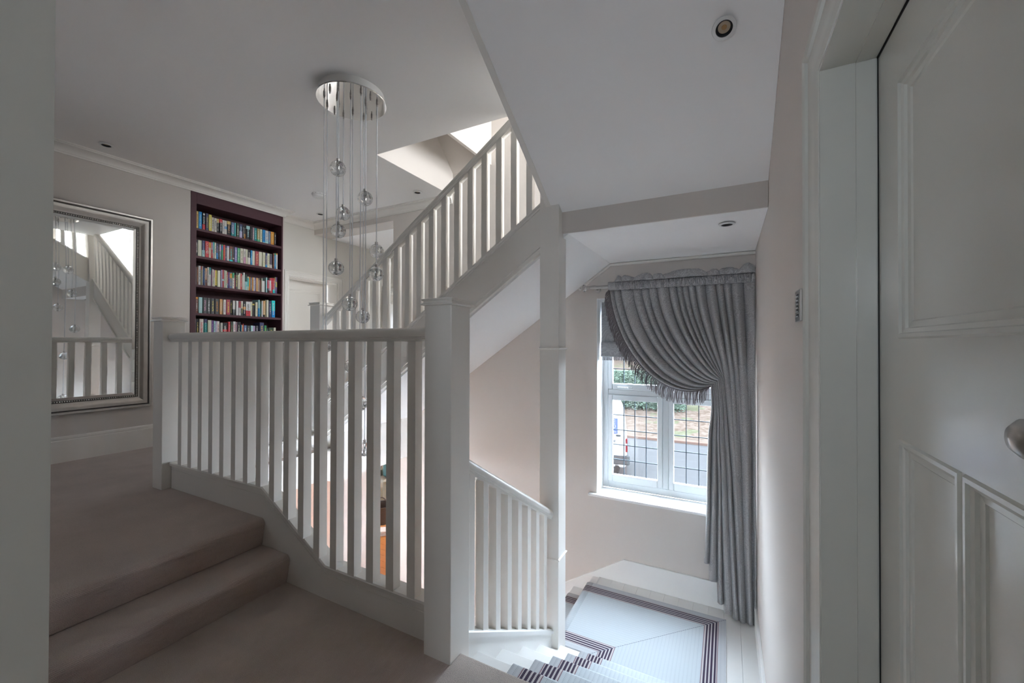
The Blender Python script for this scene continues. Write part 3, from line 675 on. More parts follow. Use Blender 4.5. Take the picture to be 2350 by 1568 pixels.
pts = [(-0.975, zr), (-1.022, zr), (-1.036, zr - 0.006), (-1.038, zr - 0.020), (-1.022, zr - 0.040)]
for k in range(1, 13):
    z = ZL - 0.1389 * k + T; xf = -0.985 - 0.2217 * k
    pts += [(xf + 0.2217 + 0.018, z + 0.004), (xf + 0.2217 + 0.012, z), (xf + 0.006, z), (xf - T, z - 0.012), (xf - T, z - 0.024), (xf + 0.010, z - 0.036)]
vv = [0]
for a, b in zip(pts, pts[1:]): vv.append(vv[-1] + math.hypot(b[0] - a[0], b[1] - a[1]))
grid_obj('descending_section', [[(x, YA, z), (x, YB, z)] for x, z in pts], 'runner', rn, [[(0, v + 0.975), (YB - YA, v + 0.975)] for v in vv], thick=0.006)

# ================================================================== WINDOWS
w1 = struct(bpy.data.objects.new('window_1', None), 'white leaded casement window half hidden by the grey curtain', 'window'); C.objects.link(w1)
YF = 3.69
def bar(x0, x1, z0, z1, y0=YF, y1=YF + 0.05, name='frame_bar', parent=w1, bv=0.006):
    return MB().box(x0, x1, y0, y1, z0, z1).build(name, 'upvc', parent, bevel=bv)
# outer frame
bar(-1.0, -0.948, -0.085, 1.60); bar(0.030, 0.08, -0.085, 1.60); bar(-0.948, 0.030, 1.55, 1.60); bar(-0.948, 0.030, -0.085, -0.025)
bar(-0.948, 0.030, 0.752, 0.800); bar(-0.485, -0.435, -0.025, 0.752); bar(-0.485, -0.435, 0.800, 1.55)
def sash(x0, x1, z0, z1, gx0, gx1, gz0, gz1, cols, rows):
    s = MB().box(x0, gx0, YF - 0.012, YF + 0.03, z0, z1).box(gx1, x1, YF - 0.012, YF + 0.03, z0, z1).box(gx0, gx1, YF - 0.012, YF + 0.03, z0, gz0).box(gx0, gx1, YF - 0.012, YF + 0.03, gz1, z1).build('sash', 'upvc', w1, bevel=0.007)
    MB().box(gx0 - 0.004, gx1 + 0.004, YF + 0.010, YF + 0.016, gz0 - 0.004, gz1 + 0.004).build('pane', 'pane', s)
    for k in range(1, cols):
        x = gx0 + (gx1 - gx0) * k / cols; MB().box(x - 0.0028, x + 0.0028, YF + 0.007, YF + 0.019, gz0, gz1).build('lead_came', 'lead', s)
    for k in range(1, rows):
        z = gz0 + (gz1 - gz0) * k / rows; MB().box(gx0, gx1, YF + 0.0072, YF + 0.0188, z - 0.0028, z + 0.0028).build('lead_came', 'lead', s)
    return s
sash(-0.948, -0.485, -0.025, 0.752, -0.907, -0.525, 0.040, 0.704, 4, 5)
sash(-0.435, 0.030, -0.025, 0.752, -0.395, -0.012, 0.040, 0.704, 4, 5)
su = sash(-0.948, -0.485, 0.800, 1.55, -0.907, -0.525, 0.853, 1.505, 4, 5)
sash(-0.435, 0.030, 0.800, 1.55, -0.395, -0.012, 0.853, 1.505, 4, 5)
hd = MB().box(-0.800, -0.730, YF - 0.026, YF - 0.012, 0.814, 0.828).box(-0.860, -0.765, YF - 0.040, YF - 0.028, 0.817, 0.827).build('handle', 'upvc', su, bevel=0.004)
sill = MB().box(-1.0, 0.08, YW - 0.002, YF + 0.002, -0.105, -0.085).box(-1.066, 0.13, YW - 0.046, YW + 0.001, -0.107, -0.085).build('window_sill', 'wood2', w1, bevel=0.006)
MB().box(-1.0, -0.996, YW, YF, -0.085, 1.6).box(-1.0, 0.08, YW, YF, 1.596, 1.6).build('reveal_lining', 'ceil', w1)

# upper window in the right wall lighting the flights
w2 = struct(bpy.data.objects.new('window_2', None), 'tall white window high in the right wall above the upper landing', 'window'); C.objects.link(w2)
for a in ((2.35, 2.39, 2.40, 3.45), (3.28, 3.32, 2.40, 3.45), (2.39, 3.28, 2.40, 2.44), (2.39, 3.28, 3.41, 3.45), (2.82, 2.85, 2.44, 3.41)):
    MB().box(XR + 0.14, XR + 0.20, *a).build('frame_bar', 'upvc', w2)
MB().box(XR + 0.165, XR + 0.172, 2.38, 3.29, 2.43, 3.42).build('pane', 'pane_warm_light', w2)

# ================================================================== DOORS
def panel_moulding(parent, x, y0, y1, z0, z1, sgn=-1, w=0.040, mat='gloss'):
    """stepped moulding frame and sunk panel on a door face in plane x; sgn = outward direction of the face"""
    m = MB(); prof = [(0, 0.0), (0.003, 0.004), (0.009, 0.004), (0.011, 0.0), (w * 0.55, -0.002), (w * 0.62, -0.006), (w * 0.92, -0.007), (w, -0.0095)]
    vs = []; fs = []
    for d, h in prof:
        X = x + sgn * h
        vs += [(X, y0 + d, z0 + d), (X, y1 - d, z0 + d), (X, y1 - d, z1 - d), (X, y0 + d, z1 - d)]
    for k in range(len(prof) - 1):
        for i in range(4): fs.append((4 * k + i, 4 * k + (i + 1) % 4, 4 * k + 4 + (i + 1) % 4, 4 * k + 4 + i))
    n = 4 * (len(prof) - 1); fs.append((n, n + 1, n + 2, n + 3))
    return m.add(vs, fs).build('panel', mat, parent)
def door_leaf(root, x, y0, y1, z0, z1, panels, sgn=-1, t=0.04, mat='gloss', split=None):
    """leaf built as stiles and rails around the sunk panels"""
    m = MB(); back = x - sgn * t; zs = sorted(panels, key=lambda p: p[2]); ya, yb = panels[0][0], panels[0][1]
    a, b = min(x, back), max(x, back)
    m.box(a, b, y0, ya, z0, z1).box(a, b, yb, y1, z0, z1)
    zc = z0
    for p in zs: m.box(a, b, ya, yb, zc, p[2]); zc = p[3]
    m.box(a, b, ya, yb, zc, z1)
    lf_ = m.build('leaf', mat, root)
    for i, p in enumerate(panels):
        if split and i == 0:
            MB().box(a, b, split - 0.004, split + 0.004, p[2], p[3]).build('muntin', mat, root)
            panel_moulding(root, x, p[0], split - 0.004, p[2], p[3], sgn=sgn, w=0.030, mat=mat); panel_moulding(root, x, split + 0.004, p[1], p[2], p[3], sgn=sgn, w=0.030, mat=mat)
        else: panel_moulding(root, x, *p, sgn=sgn, w=0.032, mat=mat)
    return lf_
d1 = struct(bpy.data.objects.new('door_1', None), 'glossy grey-white panelled door at the right edge with a round knob', 'door'); C.objects.link(d1)
door_leaf(d1, 0.2715, 0.372, 1.069, 0.004, 1.778, [(0.486, 0.962, 0.20, 1.035), (0.486, 0.962, 1.211, 1.672)], split=0.742)
lin = MB().box(0.176, 0.32, 1.0735, 1.10, 0, 1.81).box(0.176, 0.32, 0.335, 0.3615, 0, 1.81).box(0.176, 0.32, 0.36, 1.0735, 1.7835, 1.81).box(0.236, 0.268, 1.0695, 1.0745, 0, 1.785)
lin.box(0.236, 0.268, 0.36, 1.075, 1.780, 1.7845); lin.build('door_lining', 'gloss', d1)
MB().box(0.2705, 0.33, 1.0685, 1.0752, 0, 1.785).box(0.2705, 0.33, 0.36, 1.0752, 1.7775, 1.7855).build('painted_gap_shade', 'dark_gap', d1)  # dark strip put in for the shade between leaf and lining
AR = [(0.0, 0.0), (0.0, 0.030), (0.006, 0.034), (0.012, 0.030), (0.014, 0.024), (0.028, 0.022), (0.036, 0.018), (0.050, 0.015), (0.056, 0.017), (0.066, 0.014), (0.070, 0.0)]
def architrave(parent, xw, sgn, yi0, yi1, zi, z0, mat='gloss', w=0.070):
    """stepped architrave around an opening in plane x = xw (sgn = room side); AR runs from outer edge to inner edge"""
    n = len(AR); vs = []; fs = []
    def ring(f): return [f(a, h) for a, h in AR]
    r1 = ring(lambda a, h: (xw + sgn * h, yi1 + w - a, z0)); r2 = ring(lambda a, h: (xw + sgn * h, yi1 + w - a, zi + w - a))
    r3 = ring(lambda a, h: (xw + sgn * h, yi0 - w + a, zi + w - a)); r4 = ring(lambda a, h: (xw + sgn * h, yi0 - w + a, z0))
    vs = r1 + r2 + r3 + r4
    for k in range(3):
        for i in range(n - 1): fs.append((k * n + i, k * n + i + 1, (k + 1) * n + i + 1, (k + 1) * n + i))
    fs += [tuple(range(n)), tuple(range(4 * n - 1, 3 * n - 1, -1))]
    return MB().add(vs, fs).build('architrave', mat, parent, smooth=25)
architrave(d1, XR, -1, 0.36, 1.075, 1.785, 0.0)
MB().lathe([(0, 0), (0.018, 0), (0.018, -0.003), (0.008, -0.007), (0.008, -0.018), (0.013, -0.022), (0.018, -0.029), (0.018, -0.036), (0.011, -0.043), (0, -0.045)], (0.2715, 0.540, 1.116), 24, 'x').build('knob', 'steel', d1, smooth=50, label='round brushed nickel door knob')

def far_door(name, y0, y1, label, pan):
    d = struct(bpy.data.objects.new(name, None), label, 'door'); C.objects.link(d)
    door_leaf(d, XD - 0.19, y0 + 0.03, y1 - 0.03, ZU, 2.02, pan, sgn=1, mat='wood')
    MB().box(XD - 0.24, XD + 0.0, y1 - 0.022, y1, ZU, 2.03).box(XD - 0.24, XD + 0.0, y0, y0 + 0.022, ZU, 2.03).box(XD - 0.24, XD, y0, y1, 2.018, 2.04).build('door_lining', 'wood', d)
    architrave(d, XD, 1, y0 + 0.012, y1 - 0.012, 2.025, ZU, 'wood', 0.085 if False else 0.070)
    return d
far_door('door_2', 3.14, 3.87, 'white panelled door right of the bookcase', [(3.27, 3.74, 0.45, 1.10), (3.27, 3.74, 1.22, 1.90)])
far_door('door_3', 4.74, 5.5, 'white door farther down the corridor', [(4.87, 5.37, 0.45, 1.10), (4.87, 5.37, 1.22, 1.90)])
d4 = struct(bpy.data.objects.new('door_4', None), 'white hall door glimpsed between the balusters', 'door'); C.objects.link(d4)
MB().box(-4.70, -4.66, 3.92, 4.44, ZG, -0.62).build('leaf', 'wood', d4); MB().box(-4.70, -4.65, 3.85, 3.92, ZG, -0.55).box(-4.70, -4.65, 4.44, 4.51, ZG, -0.55).box(-4.70, -4.65, 3.92, 4.44, -0.62, -0.55).build('architrave', 'wood', d4)

# ================================================================== CURTAIN, ROD, BLIND
from mathutils import noise as mnoise
def lerp(a, b, t): return a + (b - a) * t
ct = thing('curtain', 'grey paisley curtain swept to the right with a ruffled heading and tasselled edge', 'curtain')
NU, NV, NW = 300, 46, 50; U0 = 0.70; NF = 17
def fold(u, s=0.0):
    ph = NF * u + 0.35 * math.sin(9.0 * u + 1.0) + 0.25 * math.sin(23.0 * u)
    return abs(math.sin(math.pi * ph)) ** 0.75, math.floor(ph)
def swag(u, v):
    p0 = Vector((-0.862 + u * 1.040, 1.662))
    if u <= U0:
        s = u / U0; g = Vector((-0.105 + 0.085 * s, 0.893 + 0.10 * s ** 1.3)); s_ = s ** 0.85
        p1 = p0 + Vector((lerp(0.062, 0.01, s_), lerp(-0.51, -0.24, s_))); p2 = g + Vector((lerp(-0.317, -0.030, s_), lerp(-0.173, 0.19, s_)))
    else:
        s = (u - U0) / (1 - U0); g = Vector((-0.02 + 0.197 * s, 0.993 - 0.03 * s)); p1 = lerp(p0, g, 0.33) + Vector((-0.01, 0)) * (1 - s); p2 = lerp(p0, g, 0.66)
    b = p0 * (1 - v) ** 3 + p1 * 3 * v * (1 - v) ** 2 + p2 * 3 * v * v * (1 - v) + g * v ** 3
    return b
HEM = [(-0.160, -0.30), (-0.110, -0.47), (-0.070, -0.56), (-0.02, -0.74), (0.06, -0.785), (0.19, -0.79)]
def hem_z(x):
    for (a, za), (b, zb) in zip(HEM, HEM[1:]):
        if x <= b: return lerp(za, zb, max(0, (x - a) / (b - a)))
    return HEM[-1][1]
rows = []; uvs = []
for j in range(NV):
    v = j / (NV - 1); r = []; q = []
    for i in range(NU):
        u = i / (NU - 1); p = swag(u, v); f, fi = fold(u)
        nz = mnoise.noise(Vector((u * 9, v * 2.2, 1.7)))
        amp = 0.022 + 0.040 * math.sin(math.pi * min(1, v * 1.05)) + 0.016 * nz
        if v > 0.85: amp = lerp(amp, 0.016, (v - 0.85) / 0.15)
        y = 3.418 - amp * f - 0.030 * math.sin(math.pi * v) * (1 - 0.6 * u) - 0.012 * v
        r.append((p.x, y, p.y)); q.append((u * 2.4, v * 1.0))
    rows.append(r); uvs.append(q)
def fold_low(u):
    ph = 7.6 * u + 0.30 * math.sin(5.0 * u + 0.6) + 0.12 * math.sin(19.0 * u)
    return abs(math.sin(math.pi * ph)) ** 0.8, math.floor(ph)
for j in range(1, NW):
    w = j / (NW - 1); r = []; q = []
    for i in range(NU):
        u = i / (NU - 1); g = swag(u, 1.0); f, fi = fold(u); f2, fi2 = fold_low(u)
        ub = u ** 0.92; xb = -0.150 + 0.328 * ub
        e = min(1.0, w * 2.6) ** 0.8
        x = lerp(g.x, xb, w ** 0.8)
        if u < U0: x += 0.012 * math.sin(math.pi * min(1, w * 4)) * (1 - u / U0)
        um = min(1.0, max(0.0, (fi2 + 0.5) / 7.6))
        hz = hem_z(-0.150 + 0.328 * um ** 0.92) + 0.016 * (f2 - 0.5)
        z = lerp(g.y, hz, w)
        nz = mnoise.noise(Vector((u * 8, w * 1.6, 5.1)))
        amp = lerp(0.016, 0.002, e); amp2 = 0.048 * e + 0.014 * nz * e
        x += 0.012 * mnoise.noise(Vector((fi2 * 1.7, w * 2.0, 9.0))) * e
        y = 3.408 - amp * f - amp2 * f2 + 0.010 * mnoise.noise(Vector((fi2 * 3.1, w * 1.2, 2.0))) * e
        r.append((x, y, z)); q.append((u * 2.4, 1.0 + w * 1.75))
    rows.append(r); uvs.append(q)
grid_obj('drape', rows, 'curtain', ct, uvs, thick=0.0025)
# gathered heading band and frill
rows = []; uvs = []
for j in range(7):
    t = j / 6; r = []; q = []
    for i in range(420):
        u = i / 419; x = -0.872 + u * 1.052
        wr_ = 0.0055 * math.sin(2 * math.pi * (66 * u + 1.3 * mnoise.noise(Vector((u * 40, t * 1.5, 0))))) * (0.5 + 0.5 * math.sin(math.pi * t)) if u > 0.055 else 0
        y = 3.388 - 0.012 * math.sin(math.pi * t) - wr_; z = 1.650 + 0.068 * t + 0.004 * mnoise.noise(Vector((u * 50, 7.0, t * 2)))
        r.append((x, y, z)); q.append((u * 2.4, t * 0.08))
    rows.append(r); uvs.append(q)
grid_obj('heading_band', rows, 'curtain', ct, uvs, thick=0.003)
rows = []; uvs = []
for j in range(15):
    t = j / 14; r = []; q = []
    for i in range(360):
        u = i / 359; x = -0.812 + u * 0.992
        lump = abs(math.sin(math.pi * (8.5 * u + 0.8 * math.sin(6 * u) + 0.35 * math.sin(17 * u + t)))) ** 0.6 * (0.75 + 0.4 * mnoise.noise(Vector((u * 8, 2.0, t))))
        h = 0.022 + 0.042 * lump + 0.016 * mnoise.noise(Vector((u * 13, 3.3, 0)))
        if u < 0.02: h *= 0.4 + u * 30
        bul = (0.008 + 0.026 * lump) * (1 + 0.5 * mnoise.noise(Vector((u * 26, t * 2, 1.0))))
        a = math.pi * t
        y = 3.392 - bul * math.cos(a) * (1 if t < 0.5 else 0.8) + 0.006 * mnoise.noise(Vector((u * 34, t * 3, 4.0)))
        z = 1.716 + h * math.sin(a) + 0.004 * mnoise.noise(Vector((u * 60, t * 4, 8.0)))
        xx = x + 0.010 * math.sin(a) * mnoise.noise(Vector((u * 22, t * 2.5, 6.0)))
        r.append((xx, y, z)); q.append((u * 2.2, t * 0.16))
    rows.append(r); uvs.append(q)
grid_obj('ruffle', rows, 'curtain', ct, uvs, thick=0.003)
# braid and tassel fringe along the leading edge
edge = []
for k in range(81):
    p = swag(0.0, k / 80); edge.append(Vector((p.x - 0.004, 3.392 - 0.044 * math.sin(math.pi * k / 80), p.y - 0.004)))
MB().tube(edge, 0.0065, 6).build('braid', 'fringe', ct, smooth=60)
fm = MB(); rr = random.Random(3)
acc = 0; k = 0; last = edge[0]
strands = []
for a, b in zip(edge, edge[1:]):
    L = (b - a).length; t = 0
    while acc + (L - t) >= 0.0058:
        t += 0.0058 - acc; acc = 0; strands.append((a + (b - a) * (t / L), (b - a).normalized()))
    acc += L - t
for p, d in strands:
    ln = rr.uniform(0.088, 0.112); pts_ = []; sw = rr.uniform(-0.010, 0.010); sy = rr.uniform(-0.006, 0.006); kick = rr.uniform(-0.006, 0.006)
    steep = abs(d.z)
    for j in range(6):
        s = j / 5
        out = 0.030 * steep * min(1.0, s * 3.2) ** 0.6
        pts_.append((p.x + sw * s * s + kick * math.sin(3 * s) - out, p.y - 0.008 + sy * s, p.z - ln * s))
    fm.tube(pts_, [0.0023, 0.0026, 0.0024, 0.0026, 0.0023, 0.0016], 4)
fr = fm.build('fringe', 'fringe', ct); fr['kind'] = 'stuff'

rod = thing('curtain_rod', 'brushed nickel curtain rod with clear glass finial above the window', 'curtain rod')
MB().tube([(-1.060, 3.40, 1.684), (XR - 0.004, 3.40, 1.684)], 0.013, 14).build('pole', 'steel', rod, smooth=50)
MB().lathe([(0, -0.085), (0.016, -0.085), (0.016, -0.070), (0.010, -0.066), (0.010, -0.060), (0.015, -0.056), (0.010, -0.050), (0.015, -0.046), (0.018, -0.020), (0.015, 0.0), (0, 0)], (-0.975, 3.40, 1.684), 18, 'x').build('collar', 'steel', rod, smooth=40)
fn = MB().lathe([(0, -0.020), (0.018, -0.018), (0.031, -0.006), (0.033, 0.0), (0.031, 0.006), (0.018, 0.018), (0, 0.020)], (-1.082, 3.40, 1.684), 18, 'x').build('finial', 'crystal', rod, smooth=60)
MB().lathe([(0, -0.016), (0.007, -0.012), (0.009, -0.004), (0.005, 0.0), (0, 0)], (-1.106, 3.40, 1.684), 12, 'x').build('finial_tip', 'steel', fn, smooth=60)
br = MB().lathe([(0, 0), (0.027, 0), (0.027, -0.006), (0.022, -0.012), (0.010, -0.015), (0, -0.015)], (-0.990, YW, 1.676), 18, 'y').tube([(-0.990, YW - 0.01, 1.676), (-0.990, 3.40, 1.676)], 0.008, 10)
br.build('bracket', 'steel', rod, smooth=50)

bl = thing('roman_blind', 'grey roman blind half raised in the window recess behind the curtain', 'blind')
def cloth_panel(name, pts_yz, x0, x1, parent):
    L = [0]
    for a, b in zip(pts_yz, pts_yz[1:]): L.append(L[-1] + math.hypot(b[0] - a[0], b[1] - a[1]))
    return grid_obj(name, [[(x0, y, z), (x1, y, z)] for y, z in pts_yz], 'blindfab', parent, [[(x0 * 1.2, l), (x1 * 1.2, l)] for l in L], thick=0.003)
cloth_panel('panel', [(3.600, 1.588), (3.598, 1.40), (3.596, 1.205)], -0.985, 0.075, bl)
cloth_panel('fold', [(3.597, 1.225), (3.584, 1.222), (3.580, 1.21), (3.580, 1.10), (3.584, 1.094)], -0.985, 0.075, bl)
cloth_panel('fold', [(3.592, 1.108), (3.576, 1.104), (3.575, 1.098), (3.590, 1.096)], -0.985, 0.075, bl)
bm_ = MB(); x = -0.970
while x < 0.07:
    bm_.tube([(x, 3.583, 1.098), (x + rr.uniform(-0.002, 0.002), 3.583, 1.080), (x + rr.uniform(-0.003, 0.003), 3.583, 1.063)], 0.0022, 4); x += 0.0052
o = bm_.build('fringe', 'fringe', bl); o['kind'] = 'stuff'
MB().box(-0.99, 0.078, 3.588, 3.625, 1.575, 1.596).build('headrail', 'plastic', bl)

# ================================================================== PENDANT
pd = thing('pendant_light', 'chrome ceiling plate with many clear crystal balls hanging at staggered heights', 'pendant light')
PC = (-2.052, 1.778)
MB().lathe([(0, ZC - 0.056), (0.203, ZC - 0.056), (0.205, ZC - 0.052), (0.203, ZC - 0.048), (0.190, ZC - 0.047)], (*PC, 0), 64).build('ceiling_plate', 'chrome', pd, smooth=40)
MB().lathe([(0.190, ZC - 0.049), (0.190, ZC)], (*PC, 0), 64).build('plate_rim', 'plastic', pd, smooth=40)
DROPS = [(-1.995, 1.630, 2.217), (-2.207, 1.845, 2.048), (-2.147, 1.759, 1.906), (-2.083, 1.693, 1.657), (-1.967, 1.807, 2.095), (-2.000, 1.932, 1.800), (-1.909, 1.844, 1.632),
         (-1.995, 1.719, 1.442), (-2.117, 1.930, 1.380), (-2.205, 1.720, 1.194), (-2.122, 1.635, 0.924), (-2.126, 1.849, 1.060), (-1.909, 1.719, 0.851), (-2.032, 1.872, 0.535)]
R = 0.0445
ball = MB().lathe([(0.010 * 0 + R * math.sin(math.pi * k / 16), -R * math.cos(math.pi * k / 16)) for k in range(17)], (0, 0, 0), 28)
ball_me = ball.mesh('crystal_ball', 60); ball_me.materials.append(MAT['crystal'])
core_me = MB().lathe([(0, -0.034), (0.006, -0.034), (0.006, 0.032), (0, 0.032)], (0, 0, 0), 12).mesh('core_rod', 40); core_me.materials.append(MAT['chrome'])
bub = MB(); rbb = random.Random(21)
while len(bub.v) < 90 * 26:
    q = Vector((rbb.uniform(-1, 1), rbb.uniform(-1, 1), rbb.uniform(-1, 1)))
    if not 0.25 < q.length < 0.90: continue
    r_ = rbb.uniform(0.0012, 0.0026); n_ = 5
    bub.lathe([(r_ * math.sin(math.pi * k / n_), -r_ * math.cos(math.pi * k / n_)) for k in range(n_ + 1)], q * R, 5)
bub_me = bub.mesh('bubbles', 70); bub_me.materials.append(MAT['bubble'])
cap_me = MB().lathe([(0, R - 0.004), (0.0095, R - 0.004), (0.0095, R + 0.013), (0.004, R + 0.015), (0, R + 0.015)], (0, 0, 0), 14).mesh('ball_cap', 40); cap_me.materials.append(MAT['steel'])
con_me = MB().lathe([(0, 0), (0.0065, 0), (0.0065, -0.014), (0.0045, -0.016), (0.0045, -0.028), (0, -0.028)], (0, 0, 0), 12).mesh('cord_grip', 40); con_me.materials.append(MAT['steel'])
def sub(name, me, parent, loc):
    o = bpy.data.objects.new(name, me); C.objects.link(o); o.parent = parent; o.location = loc; return o
for x, y, z in DROPS:
    b_ = sub('crystal_ball', ball_me, pd, (x, y, z)); sub('core_rod', core_me, b_, (0, 0, 0)); sub('bubbles', bub_me, b_, (0, 0, 0))['kind'] = 'stuff'; sub('ball_cap', cap_me, b_, (0, 0, 0))
    sub('cord_grip', con_me, pd, (x, y, ZC - 0.056))
    MB().tube([(x, y, z + R + 0.012), (x, y, ZC - 0.08)], 0.0032, 10).build('cord', 'cord', pd, smooth=60)
for x, y in ((-2.056, 1.621), (-2.219, 1.785), (-1.899, 1.782), (-2.056, 1.941)): sub('cord_grip', con_me, pd, (x, y, ZC - 0.056))

# ================================================================== MIRROR
mi = thing('wall_mirror', 'large silver-framed wall mirror with beaded inner rim above the skirting', 'mirror')
MY0, MY1, MZ0, MZ1 = 0.62, 1.742, 0.650, 2.304
def frame_ring(name, prof, mat, smooth=30):
    """profile (inset from outer edge, stand-off from wall) swept round the rectangle"""
    n = len(prof); vs = []; fs = []
    for (sy, sz) in ((MY0, MZ0), (MY1, MZ0), (MY1, MZ1), (MY0, MZ1)):
        for d, h in prof: vs.append((XM + h, sy + (d if sy == MY0 else -d), sz + (d if sz == MZ0 else -d)))
    for k in range(4):
        k2 = (k + 1) % 4
        for i in range(n - 1): fs.append((k * n + i, k2 * n + i, k2 * n + i + 1, k * n + i + 1))
    return MB().add(vs, fs).build(name, mat, mi, smooth=smooth)
frame_ring('outer_lip', [(0, 0.002), (0, 0.040), (0.004, 0.044), (0.016, 0.044), (0.020, 0.040)], 'silverframe')
frame_ring('frame_groove', [(0.020, 0.040), (0.022, 0.032), (0.026, 0.031), (0.030, 0.036)], 'dark_silver')
frame_ring('frame_cove', [(0.030, 0.036)] + [(0.030 + 0.058 * t, 0.036 - 0.022 * math.sin(math.pi / 2 * t) + 0.006 * math.sin(math.pi * t)) for t in [k / 8 for k in range(1, 9)]], 'silverframe')
frame_ring('bead_channel', [(0.088, 0.014), (0.090, 0.010), (0.104, 0.010), (0.105, 0.004)], 'dark_silver')
bd = MB(); sp = 0.0135; ins = 0.097
def bead(y, z): bd.lathe([(0.0056 * math.sin(math.pi * k / 5), -0.0056 * math.cos(math.pi * k / 5)) for k in range(6)], (XM + 0.013, y, z), 8)
ny = int((MY1 - MY0 - 2 * ins) / sp); nz = int((MZ1 - MZ0 - 2 * ins) / sp)
for k in range(ny + 1):
    y = MY0 + ins + (MY1 - MY0 - 2 * ins) * k / ny; bead(y, MZ0 + ins); bead(y, MZ1 - ins)
for k in range(1, nz):
    z = MZ0 + ins + (MZ1 - MZ0 - 2 * ins) * k / nz; bead(MY0 + ins, z); bead(MY1 - ins, z)
o = bd.build('bead_row', 'bead', mi, smooth=60); o['kind'] = 'stuff'
g0, g1 = 0.104, 0.128
vs = []
for d, h in ((g0, 0.005), (g1, 0.009)): vs += [(XM + h, MY0 + d, MZ0 + d), (XM + h, MY1 - d, MZ0 + d), (XM + h, MY1 - d, MZ1 - d), (XM + h, MY0 + d, MZ1 - d)]
MB().add(vs, [(0, 1, 5, 4), (1, 2, 6, 5), (2, 3, 7, 6), (3, 0, 4, 7)]).build('bevelled_edge', 'mirror', mi)
MB().add(vs[4:], [(0, 1, 2, 3)]).build('glass', 'mirror', mi)
MB().box(XM + 0.001, XM + 0.004, MY0 + 0.01, MY1 - 0.01, MZ0 + 0.01, MZ1 - 0.01).build('backing', 'blackm', mi)

# ================================================================== BOOKCASE AND BOOKS
bc = thing('bookcase', 'tall plum built-in bookcase full of paperbacks', 'bookcase')
XF = XM + 0.004; XBK = XM - 0.25
MB().box(XBK, XF, 2.047, 2.0945, ZU, 2.670).build('side_panel', 'plum', bc, bevel=0.002)
MB().box(XBK, XF, 2.9515, 2.968, ZU, 2.670).build('side_panel', 'plum', bc, bevel=0.002)
MB().box(XBK, XF, 2.0945, 2.9515, 2.560, 2.670).build('top_rail', 'plum', bc, bevel=0.002)
MB().box(XBK - 0.006, XBK, 2.047, 2.968, ZU, 2.670).build('back_panel', 'plum', bc)
MB().box(XBK, XF - 0.02, 2.0945, 2.9515, ZU, ZU + 0.12).build('plinth', 'plum', bc)
PAL = {'or': (0.850, 0.620, 0.195), 'blue': (0.000, 0.354, 0.847), 'blk': (0.022, 0.022, 0.029), 'navy': (0.073, 0.082, 0.195), 'yel': (0.850, 0.728, 0.126), 'gry': (0.847, 0.798, 0.728), 'crm': (0.850, 0.850, 0.673), 'teal': (0.126, 0.728, 0.728), 'dkg': (0.059, 0.106, 0.073), 'mauve': (0.433, 0.284, 0.354), 'dteal': (0.000, 0.318, 0.318), 'olv': (0.476, 0.392, 0.170), 'slate': (0.195, 0.284, 0.476), 'org': (0.850, 0.354, 0.047), 'red': (0.850, 0.073, 0.089), 'pnk': (0.850, 0.433, 0.620), 'lbl': (0.522, 0.850, 0.850), 'grn': (0.089, 0.522, 0.252), 'brn': (0.252, 0.089, 0.064), 'mar': (0.522, 0.073, 0.106), 'pur': (0.195, 0.073, 0.318), 'wht': (0.850, 0.850, 0.850), 'tan': (0.847, 0.476, 0.223), 'dgr': (0.126, 0.134, 0.134), 'cyan': (0.019, 0.847, 0.850), 'lil': (0.570, 0.476, 0.728), 'gold': (0.850, 0.673, 0.126), 'pch': (0.850, 0.847, 0.620), 'vio': (0.284, 0.252, 0.570), 'dred': (0.392, 0.019, 0.036)}
PALN = {'or': 'tan orange', 'blue': 'blue', 'blk': 'black', 'navy': 'navy', 'yel': 'yellow', 'gry': 'pale grey', 'crm': 'cream', 'teal': 'teal', 'dkg': 'dark green', 'mauve': 'mauve', 'dteal': 'dark teal', 'olv': 'olive', 'slate': 'slate blue', 'org': 'bright orange', 'red': 'red', 'pnk': 'pink', 'lbl': 'pale blue', 'grn': 'green', 'brn': 'dark brown', 'mar': 'maroon', 'pur': 'purple', 'wht': 'white', 'tan': 'tan', 'dgr': 'charcoal', 'cyan': 'cyan', 'lil': 'lilac', 'gold': 'gold', 'pch': 'peach', 'vio': 'violet grey', 'dred': 'dark red'}
